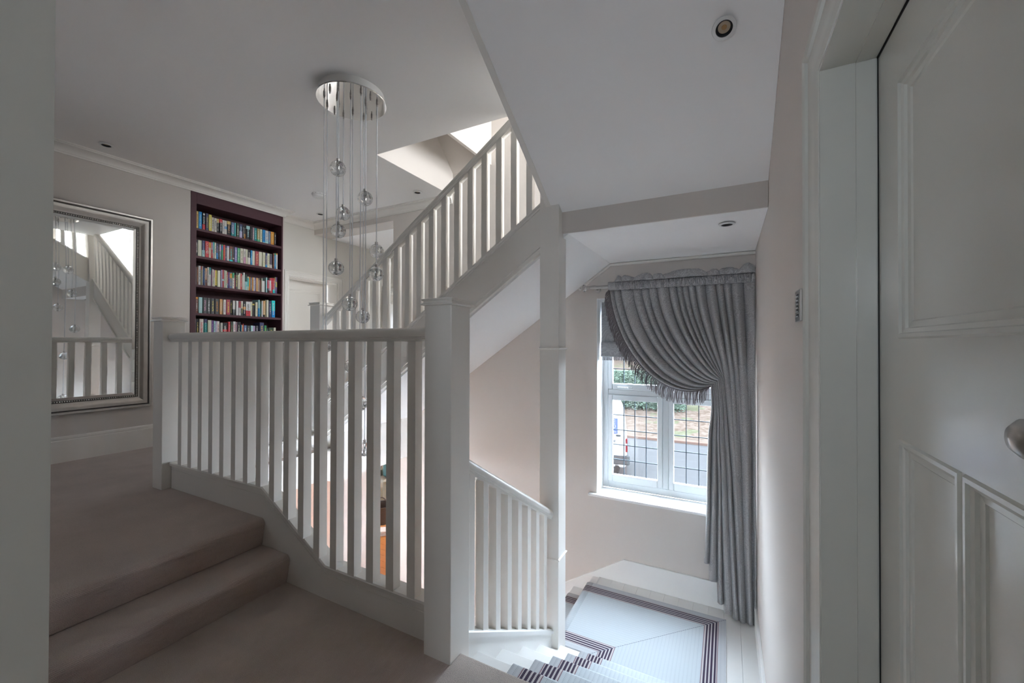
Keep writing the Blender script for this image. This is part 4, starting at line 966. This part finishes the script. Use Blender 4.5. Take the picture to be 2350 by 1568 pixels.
BOOKS = {
 1: [(2.1029, 0.0207, 0.170, 'or', None, 'brn'), (2.1264, 0.0274, 0.173, 'blue', None, 'lbl'), (2.1587, 0.0234, 0.172, 'blk', ('red', 0.00, 0.33), 'wht'), (2.1883, 0.0238, 0.173, 'navy', None, 'gold'), (2.2134, 0.0266, 0.167, 'yel', None, 'crm'), (2.2414, 0.0201, 0.148, 'gry', None, 'blk'), (2.2629, 0.0226, 0.144, 'gry', None, 'blk'), (2.2896, 0.0202, 0.146, 'blk', ('or', 0.72, 1.00), 'gry'), (2.3112, 0.0254, 0.148, 'blk', ('red', 0.75, 1.00), 'wht'), (2.3380, 0.0222, 0.145, 'gry', None, 'slate'), (2.3620, 0.0220, 0.146, 'gry', ('blue', 0.42, 0.60), 'gry'), (2.3859, 0.0356, 0.149, 'blk', ('or', 0.78, 1.00), 'tan'), (2.4257, 0.0313, 0.146, 'slate', ('dteal', 0.00, 0.25), 'wht'), (2.4588, 0.0105, 0.148, 'teal', None, 'teal'), (2.4737, 0.0281, 0.149, 'dkg', None, 'crm'), (2.5054, 0.0285, 0.148, 'navy', ('lil', 0.00, 0.50), 'lbl'), (2.5371, 0.0147, 0.144, 'blk', None, 'wht'), (2.5550, 0.0136, 0.146, 'blk', ('org', 0.00, 0.38), 'crm'), (2.5731, 0.0372, 0.148, 'blk', ('lbl', 0.76, 1.00), 'lbl'), (2.6148, 0.0259, 0.149, 'blk', None, 'dgr'), (2.6426, 0.0194, 0.147, 'mauve', None, 'crm'), (2.6634, 0.0256, 0.148, 'dteal', None, 'lbl'), (2.6910, 0.0322, 0.147, 'olv', ('grn', 0.00, 0.20), 'crm'), (2.7251, 0.0229, 0.148, 'pch', None, 'brn'), (2.7499, 0.0301, 0.148, 'blue', ('lbl', 0.00, 0.08), 'navy'), (2.7820, 0.0348, 0.148, 'gry', ('lbl', 0.00, 0.25), 'blue'), (2.8188, 0.0223, 0.149, 'slate', None, 'lbl'), (2.8446, 0.0371, 0.151, 'org', None, 'or'), (2.8838, 0.0199, 0.149, 'blk', None, 'gry')],
 2: [(2.1029, 0.0186, 0.159, 'blk', None, 'gry'), (2.1229, 0.0309, 0.160, 'crm', None, 'gry'), (2.1555, 0.0256, 0.162, 'navy', ('lbl', 0.00, 0.42), 'slate'), (2.1861, 0.0304, 0.163, 'red', ('tan', 0.97, 1.00), 'wht'), (2.2193, 0.0185, 0.159, 'crm', ('org', 0.66, 1.00), 'org'), (2.2406, 0.0130, 0.162, 'red', ('pnk', 0.55, 1.00), 'wht'), (2.2553, 0.0108, 0.169, 'teal', ('gry', 0.00, 0.35), 'gry'), (2.2675, 0.0146, 0.166, 'crm', None, 'dgr'), (2.2850, 0.0155, 0.162, 'navy', ('blue', 0.00, 0.40), 'lil'), (2.3034, 0.0098, 0.154, 'dgr', None, 'gry'), (2.3162, 0.0146, 0.161, 'slate', ('pnk', 0.55, 0.96), 'crm'), (2.3325, 0.0135, 0.160, 'grn', ('blue', 0.66, 0.90), 'grn'), (2.3474, 0.0187, 0.161, 'red', None, 'org'), (2.3680, 0.0137, 0.160, 'navy', None, 'wht'), (2.3835, 0.0223, 0.157, 'wht', ('lil', 0.90, 1.00), 'gry'), (2.4075, 0.0310, 0.158, 'brn', ('cyan', 0.00, 0.13), 'cyan'), (2.4404, 0.0179, 0.159, 'blk', ('crm', 0.20, 0.28), 'dgr'), (2.4596, 0.0272, 0.160, 'vio', None, 'wht'), (2.4904, 0.0233, 0.159, 'grn', None, 'crm'), (2.5155, 0.0312, 0.161, 'crm', None, 'brn'), (2.5486, 0.0226, 0.162, 'gry', ('pnk', 0.00, 0.45), 'dgr'), (2.5744, 0.0176, 0.162, 'pch', None, 'gry'), (2.5939, 0.0269, 0.161, 'blk', ('gry', 0.00, 0.48), 'wht'), (2.6227, 0.0166, 0.160, 'blue', None, 'lbl'), (2.6426, 0.0275, 0.160, 'crm', None, 'gry'), (2.6720, 0.0360, 0.161, 'mar', None, 'tan'), (2.7127, 0.0352, 0.164, 'crm', None, 'gry'), (2.7513, 0.0287, 0.164, 'crm', ('pch', 0.00, 0.40), 'olv'), (2.7820, 0.0206, 0.162, 'navy', ('blue', 0.00, 0.20), 'gry'), (2.8046, 0.0250, 0.164, 'crm', None, 'olv'), (2.8331, 0.0311, 0.165, 'dgr', ('gry', 0.00, 0.27), 'pur'), (2.8706, 0.0140, 0.178, 'brn', None, 'tan'), (2.8867, 0.0155, 0.182, 'blue', ('grn', 0.88, 1.00), 'lbl'), (2.9058, 0.0171, 0.184, 'wht', ('org', 0.92, 1.00), 'gry')],
 3: [(2.1040, 0.0079, 0.172, 'wht', None, 'gry'), (2.1135, 0.0122, 0.177, 'brn', None, 'tan'), (2.1285, 0.0210, 0.190, 'wht', None, 'dgr'), (2.1509, 0.0051, 0.187, 'olv', ('red', 0.80, 1.00), 'gry'), (2.1574, 0.0073, 0.190, 'crm', ('pch', 0.70, 1.00), 'crm'), (2.1661, 0.0106, 0.190, 'navy', None, 'blue'), (2.1781, 0.0085, 0.176, 'slate', None, 'wht'), (2.1883, 0.0160, 0.175, 'tan', ('brn', 0.00, 0.35), 'slate'), (2.2060, 0.0161, 0.189, 'gry', None, 'dgr'), (2.2235, 0.0154, 0.189, 'wht', ('dteal', 0.62, 1.00), 'gry'), (2.2406, 0.0096, 0.175, 'mauve', None, 'pnk'), (2.2519, 0.0107, 0.173, 'crm', None, 'dgr'), (2.2641, 0.0100, 0.169, 'gry', ('pnk', 0.55, 1.00), 'gry'), (2.2758, 0.0189, 0.170, 'yel', ('blk', 0.00, 0.09), 'olv'), (2.2965, 0.0261, 0.170, 'crm', None, 'gry'), (2.3290, 0.0100, 0.180, 'lil', None, 'wht'), (2.3419, 0.0159, 0.185, 'mar', ('lbl', 0.38, 0.48), 'red'), (2.3596, 0.0113, 0.182, 'crm', None, 'lbl'), (2.3723, 0.0117, 0.180, 'pch', None, 'brn'), (2.3859, 0.0114, 0.167, 'mar', ('slate', 0.00, 0.30), 'gry'), (2.3991, 0.0115, 0.168, 'pur', None, 'lil'), (2.4124, 0.0225, 0.167, 'slate', ('org', 0.65, 0.95), 'or'), (2.4363, 0.0207, 0.169, 'gry', ('grn', 0.68, 1.00), 'dgr'), (2.4584, 0.0085, 0.149, 'dred', None, 'gry'), (2.4692, 0.0206, 0.175, 'dgr', None, 'yel'), (2.4912, 0.0086, 0.154, 'pch', None, 'pnk'), (2.5012, 0.0175, 0.175, 'crm', None, 'tan'), (2.5206, 0.0146, 0.172, 'red', None, 'wht'), (2.5366, 0.0088, 0.161, 'crm', None, 'gry'), (2.5468, 0.0166, 0.187, 'wht', None, 'gry'), (2.5648, 0.0232, 0.169, 'dkg', ('lbl', 0.00, 0.55), 'dteal'), (2.5912, 0.0151, 0.151, 'crm', ('teal', 0.30, 0.90), 'teal'), (2.6077, 0.0144, 0.149, 'org', None, 'or'), (2.6240, 0.0113, 0.146, 'slate', None, 'gry'), (2.6373, 0.0140, 0.148, 'org', None, 'brn'), (2.6527, 0.0133, 0.150, 'gry', None, 'dkg'), (2.6675, 0.0121, 0.149, 'vio', None, 'wht'), (2.6828, 0.0225, 0.151, 'tan', None, 'olv'), (2.7067, 0.0068, 0.149, 'gry', None, 'gry'), (2.7155, 0.0242, 0.132, 'brn', ('dgr', 0.00, 0.15), 'brn'), (2.7416, 0.0091, 0.157, 'crm', None, 'gry'), (2.7521, 0.0279, 0.128, 'wht', None, 'gry'), (2.7919, 0.0135, 0.170, 'lbl', None, 'slate'), (2.8068, 0.0214, 0.168, 'blk', ('red', 0.30, 0.85), 'lil'), (2.8296, 0.0201, 0.171, 'mar', ('wht', 0.15, 0.82), 'gry'), (2.8518, 0.0168, 0.174, 'red', None, 'pnk'), (2.8700, 0.0190, 0.174, 'red', ('cyan', 0.00, 0.25), 'wht'), (2.8925, 0.0126, 0.189, 'slate', ('olv', 0.65, 1.00), 'lbl'), (2.9072, 0.0142, 0.190, 'pur', ('yel', 0.40, 0.72), 'lil')],
 4: [(2.1029, 0.0239, 0.156, 'brn', ('org', 0.88, 1.00), 'gry'), (2.1306, 0.0318, 0.157, 'lbl', None, 'wht'), (2.1685, 0.0324, 0.157, 'dgr', None, 'pnk'), (2.2071, 0.0296, 0.157, 'dgr', None, 'wht'), (2.2418, 0.0300, 0.157, 'dgr', None, 'yel'), (2.2781, 0.0340, 0.156, 'dgr', None, 'org'), (2.3197, 0.0264, 0.157, 'tan', None, 'pch'), (2.3525, 0.0243, 0.155, 'gry', None, 'pur'), (2.3835, 0.0344, 0.159, 'mar', None, 'yel'), (2.4221, 0.0165, 0.155, 'blk', None, 'yel'), (2.4465, 0.0241, 0.155, 'dgr', ('gry', 0.40, 1.00), 'wht'), (2.4774, 0.0232, 0.154, 'wht', None, 'gry'), (2.5042, 0.0196, 0.151, 'wht', ('mar', 0.55, 1.00), 'brn'), (2.5295, 0.0185, 0.156, 'dgr', ('gry', 0.50, 1.00), 'yel'), (2.5512, 0.0252, 0.153, 'blk', ('org', 0.44, 0.64), 'gry'), (2.5795, 0.0465, 0.156, 'wht', ('red', 0.00, 0.38), 'blk'), (2.6275, 0.0198, 0.158, 'crm', None, 'olv'), (2.6487, 0.0214, 0.153, 'blk', ('gold', 0.80, 0.90), 'dgr'), (2.6774, 0.0238, 0.158, 'crm', None, 'tan'), (2.7073, 0.0145, 0.187, 'blue', ('lbl', 0.50, 1.00), 'lbl'), (2.7237, 0.0215, 0.171, 'dkg', None, 'dteal'), (2.7466, 0.0153, 0.180, 'wht', None, 'gry'), (2.7633, 0.0196, 0.181, 'tan', ('blk', 0.00, 0.14), 'pch'), (2.7843, 0.0099, 0.194, 'olv', None, 'olv'), (2.8004, 0.0236, 0.194, 'crm', None, 'gry'), (2.8288, 0.0267, 0.185, 'navy', None, 'gry'), (2.8590, 0.0388, 0.194, 'blue', ('cyan', 0.40, 1.00), 'wht')],
 5: [(2.1018, 0.0058, 0.209, 'wht', None, 'gry'), (2.1135, 0.0230, 0.206, 'blk', None, 'gold'), (2.1382, 0.0352, 0.209, 'gry', None, 'red'), (2.1795, 0.0281, 0.210, 'navy', ('dteal', 0.30, 0.80), 'lbl'), (2.2115, 0.0319, 0.201, 'crm', None, 'pch'), (2.2463, 0.0175, 0.199, 'pur', None, 'lil'), (2.2655, 0.0142, 0.195, 'lbl', None, 'slate'), (2.2812, 0.0147, 0.194, 'lil', None, 'gry'), (2.2976, 0.0226, 0.194, 'gry', None, 'mar'), (2.3290, 0.0182, 0.180, 'gry', ('dteal', 0.30, 0.45), 'dgr'), (2.3502, 0.0423, 0.182, 'blk', ('red', 0.50, 0.62), 'gry'), (2.4003, 0.0188, 0.193, 'red', None, 'pnk'), (2.4233, 0.0202, 0.191, 'dkg', None, 'olv'), (2.4490, 0.0241, 0.199, 'wht', None, 'red'), (2.4762, 0.0119, 0.195, 'mauve', None, 'pnk'), (2.4941, 0.0297, 0.196, 'blk', None, 'crm'), (2.5269, 0.0058, 0.167, 'blue', None, 'lbl'), (2.5341, 0.0139, 0.166, 'tan', None, 'brn'), (2.5494, 0.0076, 0.180, 'red', None, 'red'), (2.5615, 0.0266, 0.163, 'slate', None, 'wht'), (2.5939, 0.0283, 0.162, 'dgr', None, 'gry'), (2.6293, 0.0220, 0.163, 'lbl', None, 'gry'), (2.6559, 0.0195, 0.163, 'lil', None, 'pnk'), (2.6801, 0.0265, 0.164, 'dgr', None, 'lil'), (2.7251, 0.0452, 0.200, 'navy', None, 'gold'), (2.7778, 0.0234, 0.171, 'grn', None, 'yel'), (2.8046, 0.0193, 0.141, 'dkg', None, 'teal'), (2.8317, 0.0485, 0.147, 'dkg', None, 'gold'), (2.8838, 0.0229, 0.151, 'crm', None, 'gry')],
}
SHELF_Z = {1: 2.325, 2: 2.0565, 3: 1.7755, 4: 1.4995, 5: 1.235}
for z in list(SHELF_Z.values()) + [0.93, 0.62]:
    MB().box(XBK, XF - 0.004, 2.0945, 2.9515, z - 0.024, z).build('shelf', 'plum', bc, bevel=0.002)
ORD = ['first', 'second', 'third', 'fourth', 'fifth', 'sixth', 'seventh', 'eighth', 'ninth', 'tenth', 'eleventh', 'twelfth', 'thirteenth', 'fourteenth', 'fifteenth', 'sixteenth', 'seventeenth', 'eighteenth', 'nineteenth',
       'twentieth']
def ordinal(n):
    if n <= 20: return ORD[n - 1]
    t = {2: 'twenty', 3: 'thirty', 4: 'forty', 5: 'fifty'}[n // 10]
    return {20: 'twentieth', 30: 'thirtieth', 40: 'fortieth'}[n] if n % 10 == 0 else t + '-' + ORD[n % 10 - 1]
SHN = {1: 'top', 2: 'second', 3: 'third', 4: 'fourth', 5: 'fifth'}
rb_ = random.Random(11)
def book_mesh(w, h, d):
    """book with a slightly rounded spine towards the room; x = 0 at the spine"""
    pts = [(-d, -w / 2), (-0.003, -w / 2), (-0.0008, -w * 0.36), (0, 0), (-0.0008, w * 0.36), (-0.003, w / 2), (-d, w / 2)]
    return MB().prism(pts, 'z', 0, h).mesh('book')
for s, lst in BOOKS.items():
    for n, (y0, w, h, c1, band, tc_) in enumerate(lst, 1):
        d = rb_.uniform(0.105, 0.125); o = bpy.data.objects.new('book', book_mesh(w, h, d)); C.objects.link(o); o.data.materials.append(MAT['book'])
        o.location = (-4.578 + rb_.uniform(-0.006, 0.003), y0 + w / 2, SHELF_Z[s])
        DIM = 0.72; dim = lambda c: tuple(v * DIM for v in c)
        o['cover_colour'] = dim(PAL[c1]); o['band_colour'] = dim(PAL[band[0]] if band else PAL[c1])
        o['print_colour'] = dim(PAL[tc_]); o['band_range'] = (band[1], band[2], 0.75) if band else (2.0, 3.0, 0.75)
        desc = PALN[c1] + ' book' + (' with %s band' % PALN[band[0]] if band else '')
        tag(o, '%s, %s from the left on the %s shelf' % (desc, ordinal(n), SHN[s]), 'book', 'books on the %s shelf of the bookcase' % SHN[s])
        if s == 2 and n == 4:
            o['band_range'] = (2.0, 3.0, 0.0)
            text_mesh('lettering', 'CATCH', 0.034, pm('pale_print', (0.62, 0.45, 0.38), 0.5), o, basis((0.0009, 0.001, h * 0.64), (0, 0, -1), (0, 1, 0)), font_scale_x=0.72)
            text_mesh('lettering', '22', 0.030, pm('white_print', (0.85, 0.83, 0.80), 0.5), o, basis((0.0009, 0.001, h * 0.335), (0, 0, -1), (0, 1, 0)), font_scale_x=0.85)
        if s == 1 and n == 3:
            o['band_range'] = (band[1], band[2], 0.0)
            text_mesh('lettering', 'BOURNE', 0.022, pm('silver_print', (0.62, 0.64, 0.63), 0.5), o, basis((0.0009, 0.0, h * 0.555), (0, 0, -1), (0, 1, 0)), font_scale_x=0.78)
            MB().lathe([(0, 0.0), (0.0085, 0.0), (0.0085, 0.0008), (0, 0.0008)], (0.0002, 0.0, h * 0.90), 14, 'x').build('emblem', 'plastic', o)

# ================================================================== CEILING FITTINGS AND SWITCH
def downlight(label, loc, normal, r=0.0435):
    t = thing('downlight', label, 'downlight', 'recessed downlights', loc)
    t.rotation_euler = Vector(normal).to_track_quat('Z', 'Y').to_euler()
    MB().lathe([(r * 0.66, 0.0), (r * 0.70, -0.006), (r * 0.82, -0.0045), (r * 0.97, -0.003), (r, 0.0)], (0, 0, 0), 32).build('bezel', 'plastic', t, smooth=50)
    MB().lathe([(r * 0.68, -0.0045), (r * 0.62, -0.003), (r * 0.50, 0.0065)], (0, 0, 0), 32).build('baffle', 'blackm', t, smooth=50)
    a = MB().lathe([(0, 0.0062), (r * 0.50, 0.0064)], (0, 0, 0), 28).build('lens', 'lens', t); MB().lathe([(0, 0.0050), (r * 0.20, 0.0052), (r * 0.22, 0.0060)], (0, 0, 0), 20).build('chip', 'amber', a)
    return t
# shallow fittings stand just proud of the ceiling boards
UPN = (0, 0, 1)
downlight('recessed downlight in the ceiling above the silver mirror', (-4.271, 1.349, ZC - 0.0066), UPN)
downlight('recessed downlight in the ceiling by the lit stair opening', (-2.780, 3.232, ZC - 0.0066), UPN)
downlight('recessed downlight in the ceiling in front of the far door', (-4.271, 3.244, ZC - 0.0066), UPN)
downlight('large recessed downlight in the sloping soffit at upper right', (-0.007, 1.776 + 0.0066 * -0.5, zs2(1.776) - 0.0066 * 0.9), (0, S2, 1))
downlight('recessed downlight in the low ceiling above the curtain', (0.002, 2.636, 1.896 - 0.0066), UPN)
sm = thing('smoke_alarm', 'round white smoke alarm on the ceiling left of the pendant cords', 'smoke alarm')
MB().lathe([(0.064, ZC), (0.064, ZC - 0.016), (0.062, ZC - 0.018), (0.050, ZC - 0.018)], (-3.729, 2.811, 0), 36).build('base', 'plastic', sm, smooth=40)
MB().lathe([(0.060, ZC - 0.019), (0.061, ZC - 0.024), (0.055, ZC - 0.036), (0.045, ZC - 0.041), (0, ZC - 0.043)], (-3.729, 2.811, 0), 36).build('cover', 'plastic', sm, smooth=50)
MB().lathe([(0.0605, ZC - 0.018), (0.0595, ZC - 0.0185), (0.0595, ZC - 0.021)], (-3.729, 2.811, 0), 36).build('vent_gap', 'dark_silver', sm)
for k in range(10):
    a = 2 * math.pi * k / 10 + 0.2; cx_, cy_ = -3.729 + 0.0645 * math.cos(a), 2.811 + 0.0645 * math.sin(a)
    MB().box(cx_ - 0.002, cx_ + 0.002, cy_ - 0.002, cy_ + 0.002, ZC - 0.011, ZC - 0.007).build('vent_slot', 'blackm', sm)

sw = thing('light_switch', 'slim metal lighting control plate beside the door frame', 'light switch')
MB().box(XR - 0.007, XR, 1.388, 1.474, 1.268, 1.358).build('plate', 'steel', sw, bevel=0.0015)
for k in range(6):
    z = 1.342 - 0.0108 * k - (0.003 if k == 5 else 0)
    p_ = MB().box(XR - 0.0078, XR - 0.006, 1.408, 1.446, z - 0.0052, z + 0.0042).build('button_slot', 'blackm', sw)
    MB().box(XR - 0.011, XR - 0.007, 1.414, 1.440, z - 0.0045, z - 0.0015).build('button', 'plastic', p_)

# ================================================================== GROUND FLOOR ROOM (seen between the balusters)
MAT['chairfab'] = fabric_mat('sage_cream_upholstery', (0.42, 0.42, 0.33), (0.24, 0.29, 0.24), 14)
MAT['teal'] = pm('teal_cushion', (0.10, 0.23, 0.25), 0.8, 0.2, 12)
MAT['wicker'] = pm('dark_woven_basket', (0.07, 0.055, 0.045), 0.7, 0.3, 60, 0.4, 120)
MAT['paper'] = pm('newsprint', (0.62, 0.60, 0.56), 0.7, 0.25, 45)
MAT['oakleg'] = pm('oak_leg', (0.36, 0.17, 0.06), 0.4, 0.15, 12)
ac = thing('armchair', 'sage and cream armchair on the oak floor beyond the arch', 'armchair')
def cushion(name, x0, x1, y0, y1, z0, z1, mat, parent, bv=0.05):
    o = MB().box(x0, x1, y0, y1, z0, z1).build(name, mat, parent, smooth=60); b = o.modifiers.new('soft_edge', 'BEVEL'); b.width = bv; b.segments = 4; return o
AX, AY = -7.35, 7.35
cushion('seat', AX - 0.36, AX + 0.36, AY - 0.38, AY + 0.34, ZG + 0.26, ZG + 0.50, 'chairfab', ac)
cushion('backrest', AX - 0.36, AX + 0.36, AY + 0.30, AY + 0.52, ZG + 0.30, ZG + 1.05, 'chairfab', ac)
cushion('arm', AX - 0.48, AX - 0.34, AY - 0.38, AY + 0.46, ZG + 0.16, ZG + 0.68, 'chairfab', ac); cushion('arm', AX + 0.34, AX + 0.48, AY - 0.38, AY + 0.46, ZG + 0.16, ZG + 0.68, 'chairfab', ac)
cushion('front_panel', AX - 0.36, AX + 0.36, AY - 0.37, AY - 0.30, ZG + 0.12, ZG + 0.27, 'chairfab', ac, 0.02)
for sx in (-0.40, 0.40):
    for sy in (-0.30, 0.40): MB().lathe([(0, 0), (0.018, 0), (0.028, 0.13), (0, 0.13)], (AX + sx, AY + sy, ZG), 12).build('leg', 'oakleg', ac)
cu = cushion('cushion', AX - 0.2, AX + 0.2, AY + 0.16, AY + 0.30, ZG + 0.52, ZG + 0.88, 'teal', None, 0.06); tag(cu, 'teal scatter cushion propped on the armchair', 'cushion')
bk_ = thing('basket', 'dark woven basket on the oak floor in front of the armchair', 'basket')
MB().lathe([(0, 0), (0.17, 0), (0.22, 0.30), (0.23, 0.38), (0.21, 0.38), (0.20, 0.30), (0.15, 0.03), (0, 0.03)], (-6.52, 6.50, ZG), 24).build('body', 'wicker', bk_, smooth=40)
MB().tube([(-6.75 + 0.46 * k / 10, 6.50, ZG + 0.36 + 0.16 * math.sin(math.pi * k / 10)) for k in range(11)], 0.012, 8).build('handle', 'wicker', bk_, smooth=60)
for k in range(6):
    o = MB().box(-0.15, 0.15, -0.11, 0.11, 0, 0.014).build('newspaper', 'paper', bevel=0.003); o.location = (-6.12 + rb_.uniform(-.015, .015), 6.10 + rb_.uniform(-.015, .015), ZG + 0.0145 * k); o.rotation_euler = (0, 0, 0.7 + rb_.uniform(-.12, .12))
    tag(o, 'folded newspaper, %s from the bottom of the pile near the basket' % ordinal(k + 1), 'newspaper', 'pile of newspapers')
hp = thing('hall_shelf', 'small white shelf standing against the peach hall wall', 'shelf')
MB().box(-4.70, -4.48, 5.16, 5.60, ZG + 0.36, ZG + 0.39).build('top', 'wood', hp, bevel=0.004)
for y in (5.18, 5.56): MB().box(-4.70, -4.50, y - 0.012, y + 0.012, ZG, ZG + 0.36).build('side', 'wood', hp)

# ================================================================== OUTSIDE
MAT['asphalt'] = pm('grey_asphalt', (0.0205, 0.0203, 0.0208), 0.9, 0.18, 18, 0.3, 60, spec=0.0)
MAT['kerb'] = pm('pinkish_kerb', (0.040, 0.026, 0.021), 0.85, 0.15, 20, spec=0.0)
MAT['leaflitter'] = None
def litter():
    m, nt, b = nodes_of('brown_leaf_litter'); N = nt.nodes; L = nt.links
    tc = N.new('ShaderNodeTexCoord'); v = N.new('ShaderNodeTexVoronoi'); v.inputs['Scale'].default_value = 9; n = N.new('ShaderNodeTexNoise'); n.inputs['Scale'].default_value = 0.9; n.inputs['Detail'].default_value = 4
    L.new(tc.outputs['Object'], v.inputs['Vector']); L.new(tc.outputs['Object'], n.inputs['Vector'])
    cr = N.new('ShaderNodeValToRGB'); cr.color_ramp.elements[0].color = (0.021, 0.0155, 0.012, 1); cr.color_ramp.elements[1].color = (0.036, 0.0285, 0.024, 1)
    s = N.new('ShaderNodeSeparateColor'); L.new(v.outputs['Color'], s.inputs[0]); L.new(s.outputs[0], cr.inputs[0])
    mx = N.new('ShaderNodeMixRGB'); mx.inputs[2].default_value = (0.021, 0.026, 0.015, 1); L.new(math_node(nt, 'MULTIPLY', math_node(nt, 'GREATER_THAN', n.outputs['Fac'], 0.60), 0.55), mx.inputs[0]); L.new(cr.outputs[0], mx.inputs[1]); L.new(mx.outputs[0], b.inputs['Base Color'])
    b.inputs['Roughness'].default_value = 0.9; b.inputs['Specular IOR Level'].default_value = 0.0; return m
MAT['leaflitter'] = litter()
MAT['hedge'] = pm('green_hedge_leaf', (0.030, 0.040, 0.031), 0.6, 0.35, 4, spec=0.0)
MAT['vanpaint'] = pm('white_van_paint', (0.13, 0.13, 0.132), 0.3, 0.02, 2, spec=0.03)
MAT['vanblue'] = pm('blue_sign_vinyl', (0.022, 0.030, 0.085), 0.4, 0.02, 4, spec=0.02)
MAT['vangrey'] = pm('grey_bumper_plastic', (0.014, 0.015, 0.016), 0.6, 0.05, 8, spec=0.02)
MAT['tyre'] = pm('black_tyre_rubber', (0.005, 0.005, 0.0055), 0.8, 0.1, 20, spec=0.02)
MAT['redlamp'] = pm('red_tail_lamp', (0.04, 0.004, 0.005), 0.2, 0.05, 8, spec=0.02)
MAT['render'] = pm('pale_house_render', (0.040, 0.034, 0.032), 0.85, 0.05, 2, spec=0.0)
struct(MB().box(-60, 60, 10.9, 17.2, -2.75, -2.6).box(-3.05, 60, 3.76, 10.9, -2.75, -2.6).build('road', 'asphalt'), 'grey asphalt road outside the stair window', 'road')
struct(MB().box(-60, 60, 17.05, 17.25, -2.62, -2.50).build('trim_kerb', 'kerb', bevel=0.02), 'pinkish kerb along the far side of the road', 'kerb')
bank = []
for j in range(25):
    y = 17.22 + j * 0.9; r = []
    for i in range(60):
        x = -32 + i * 0.9; r.append((x, y, -2.52 + 0.125 * (y - 17.22) + 0.12 * mnoise.noise(Vector((x * 0.5, y * 0.5, 0)))))
    bank.append(r)
struct(grid_obj('leafy_bank', bank, 'leaflitter'), 'bank covered with brown fallen leaves across the road', 'bank')
hg = MB(); rh = random.Random(5)
for k in range(9000):
    t = rh.random(); bx = -14 + 12.2 * t; by = 20.3 + 0.9 * t + (rh.random() ** 2) * 0.9; bz = -2.2 + 2.15 * rh.random() + 0.12 * math.sin(bx * 3)
    s = rh.uniform(0.05, 0.10); a = rh.uniform(0, 6.28); b2 = rh.uniform(-1, 1)
    d1_ = Vector((math.cos(a), math.sin(a), b2)).normalized() * s; d2_ = d1_.cross(Vector((rh.uniform(-1, 1), rh.uniform(-1, 1), 1))).normalized() * s * 0.6
    c_ = Vector((bx, by, bz)); hg.add([c_ - d1_, c_ + d2_, c_ + d1_, c_ - d2_], [(0, 1, 2, 3)])
he = thing('hedge', 'clipped green hedge along the top of the leafy bank', 'hedge')
o = hg.build('leaves', 'hedge', he); o['kind'] = 'stuff'
MB().add([(-14, 20.75, -2.5), (-1.8, 21.65, -2.5), (-1.8, 22.3, -2.5), (-14, 21.4, -2.5), (-14, 20.75, -0.15), (-1.8, 21.65, -0.15), (-1.8, 22.3, -0.15), (-14, 21.4, -0.15)], [(0, 1, 5, 4), (1, 2, 6, 5), (2, 3, 7, 6), (3, 0, 4, 7), (4, 5, 6, 7)]).build('core', 'hedge', he)
ho = thing('house', 'pale rendered house far behind the hedge', 'house')
MB().box(-16, -2, 36, 42, -2.5, 5.0).build('wall', 'render', ho)
MB().prism([(35.6, 5.0), (39, 7.6), (42.4, 5.0)], 'x', -16.3, -1.7).build('roof', 'kerb', ho)
for x in (-10.2, -7.4): 
    f_ = MB().box(x, x + 1.2, 35.94, 36.0, 0.2, 1.6).build('window_frame', 'upvc', ho); MB().box(x + 0.1, x + 1.1, 35.92, 35.95, 0.3, 1.5).build('pane', 'vangrey', f_)

van = thing('van', 'white panel van with a blue sign parked outside the window', 'van')
VP = [(-7.6, -2.30), (-2.56, -2.30), (-2.50, -2.20), (-2.50, -1.60), (-2.56, -1.10), (-2.64, -0.72), (-2.76, -0.50), (-2.95, -0.40), (-6.1, -0.38), (-6.8, -1.15), (-7.6, -1.40)]
MB().prism(VP, 'y', 11.80, 13.65).build('body', 'vanpaint', van, bevel=0.06)
MB().box(-2.98, -2.42, 11.79, 13.66, -2.22, -1.93).build('bumper', 'vangrey', van, bevel=0.04)
MB().box(-2.535, -2.485, 11.785, 11.90, -1.84, -1.66).build('tail_lamp', 'redlamp', van, bevel=0.01)
MB().box(-2.535, -2.488, 11.785, 11.90, -1.60, -1.46).build('tail_lamp', 'redlamp', van, bevel=0.01)
MB().box(-3.75, -2.755, 11.785, 11.80, -1.33, -0.90).build('sign_panel', 'vanblue', van)
MAT['vinyl'] = pm('white_vinyl', (0.10, 0.10, 0.105), 0.5, 0.01, 4, spec=0.02)
text_mesh('lettering', 'E', 0.17, 'vinyl', van, basis((-2.86, 11.782, -1.00), (1, 0, 0), (0, 0, 1)), 0.002)
text_mesh('lettering', 'O', 0.15, 'vinyl', van, basis((-2.86, 11.782, -1.13), (1, 0, 0), (0, 0, 1)), 0.002)
text_mesh('lettering', 'pc', 0.10, 'vinyl', van, basis((-2.83, 11.782, -1.275), (1, 0, 0), (0, 0, 1)), 0.002)
text_mesh('lettering', 're', 0.15, 'vangrey', van, basis((-2.87, 11.790, -1.53), (1, 0, 0), (0, 0, 1)), 0.002)
MB().box(-2.80, -2.67, 11.77, 11.80, -1.40, -1.36).build('door_handle', 'vangrey', van, bevel=0.006)
for wx in (-3.02, -6.6):
    for wy in (11.80, 13.45):
        w_ = MB().lathe([(0.20, 0), (0.30, 0), (0.33, 0.03), (0.33, 0.17), (0.30, 0.20), (0.20, 0.20)], (wx, wy, -2.27), 28, 'y').build('wheel', 'tyre', van, smooth=40)
        MB().lathe([(0, 0.03), (0.12, 0.02), (0.21, 0.01), (0.21, 0.05)], (wx, wy, -2.27), 20, 'y').build('hub', 'vangrey', w_, smooth=40)
# the van stands slightly turned at the kerb
vth = 0.21; vp = Vector((-2.47, 11.80, 0)); vr = Matrix.Rotation(vth, 3, 'Z')
van.rotation_euler = (0, 0, vth); van.location = vp - vr @ vp
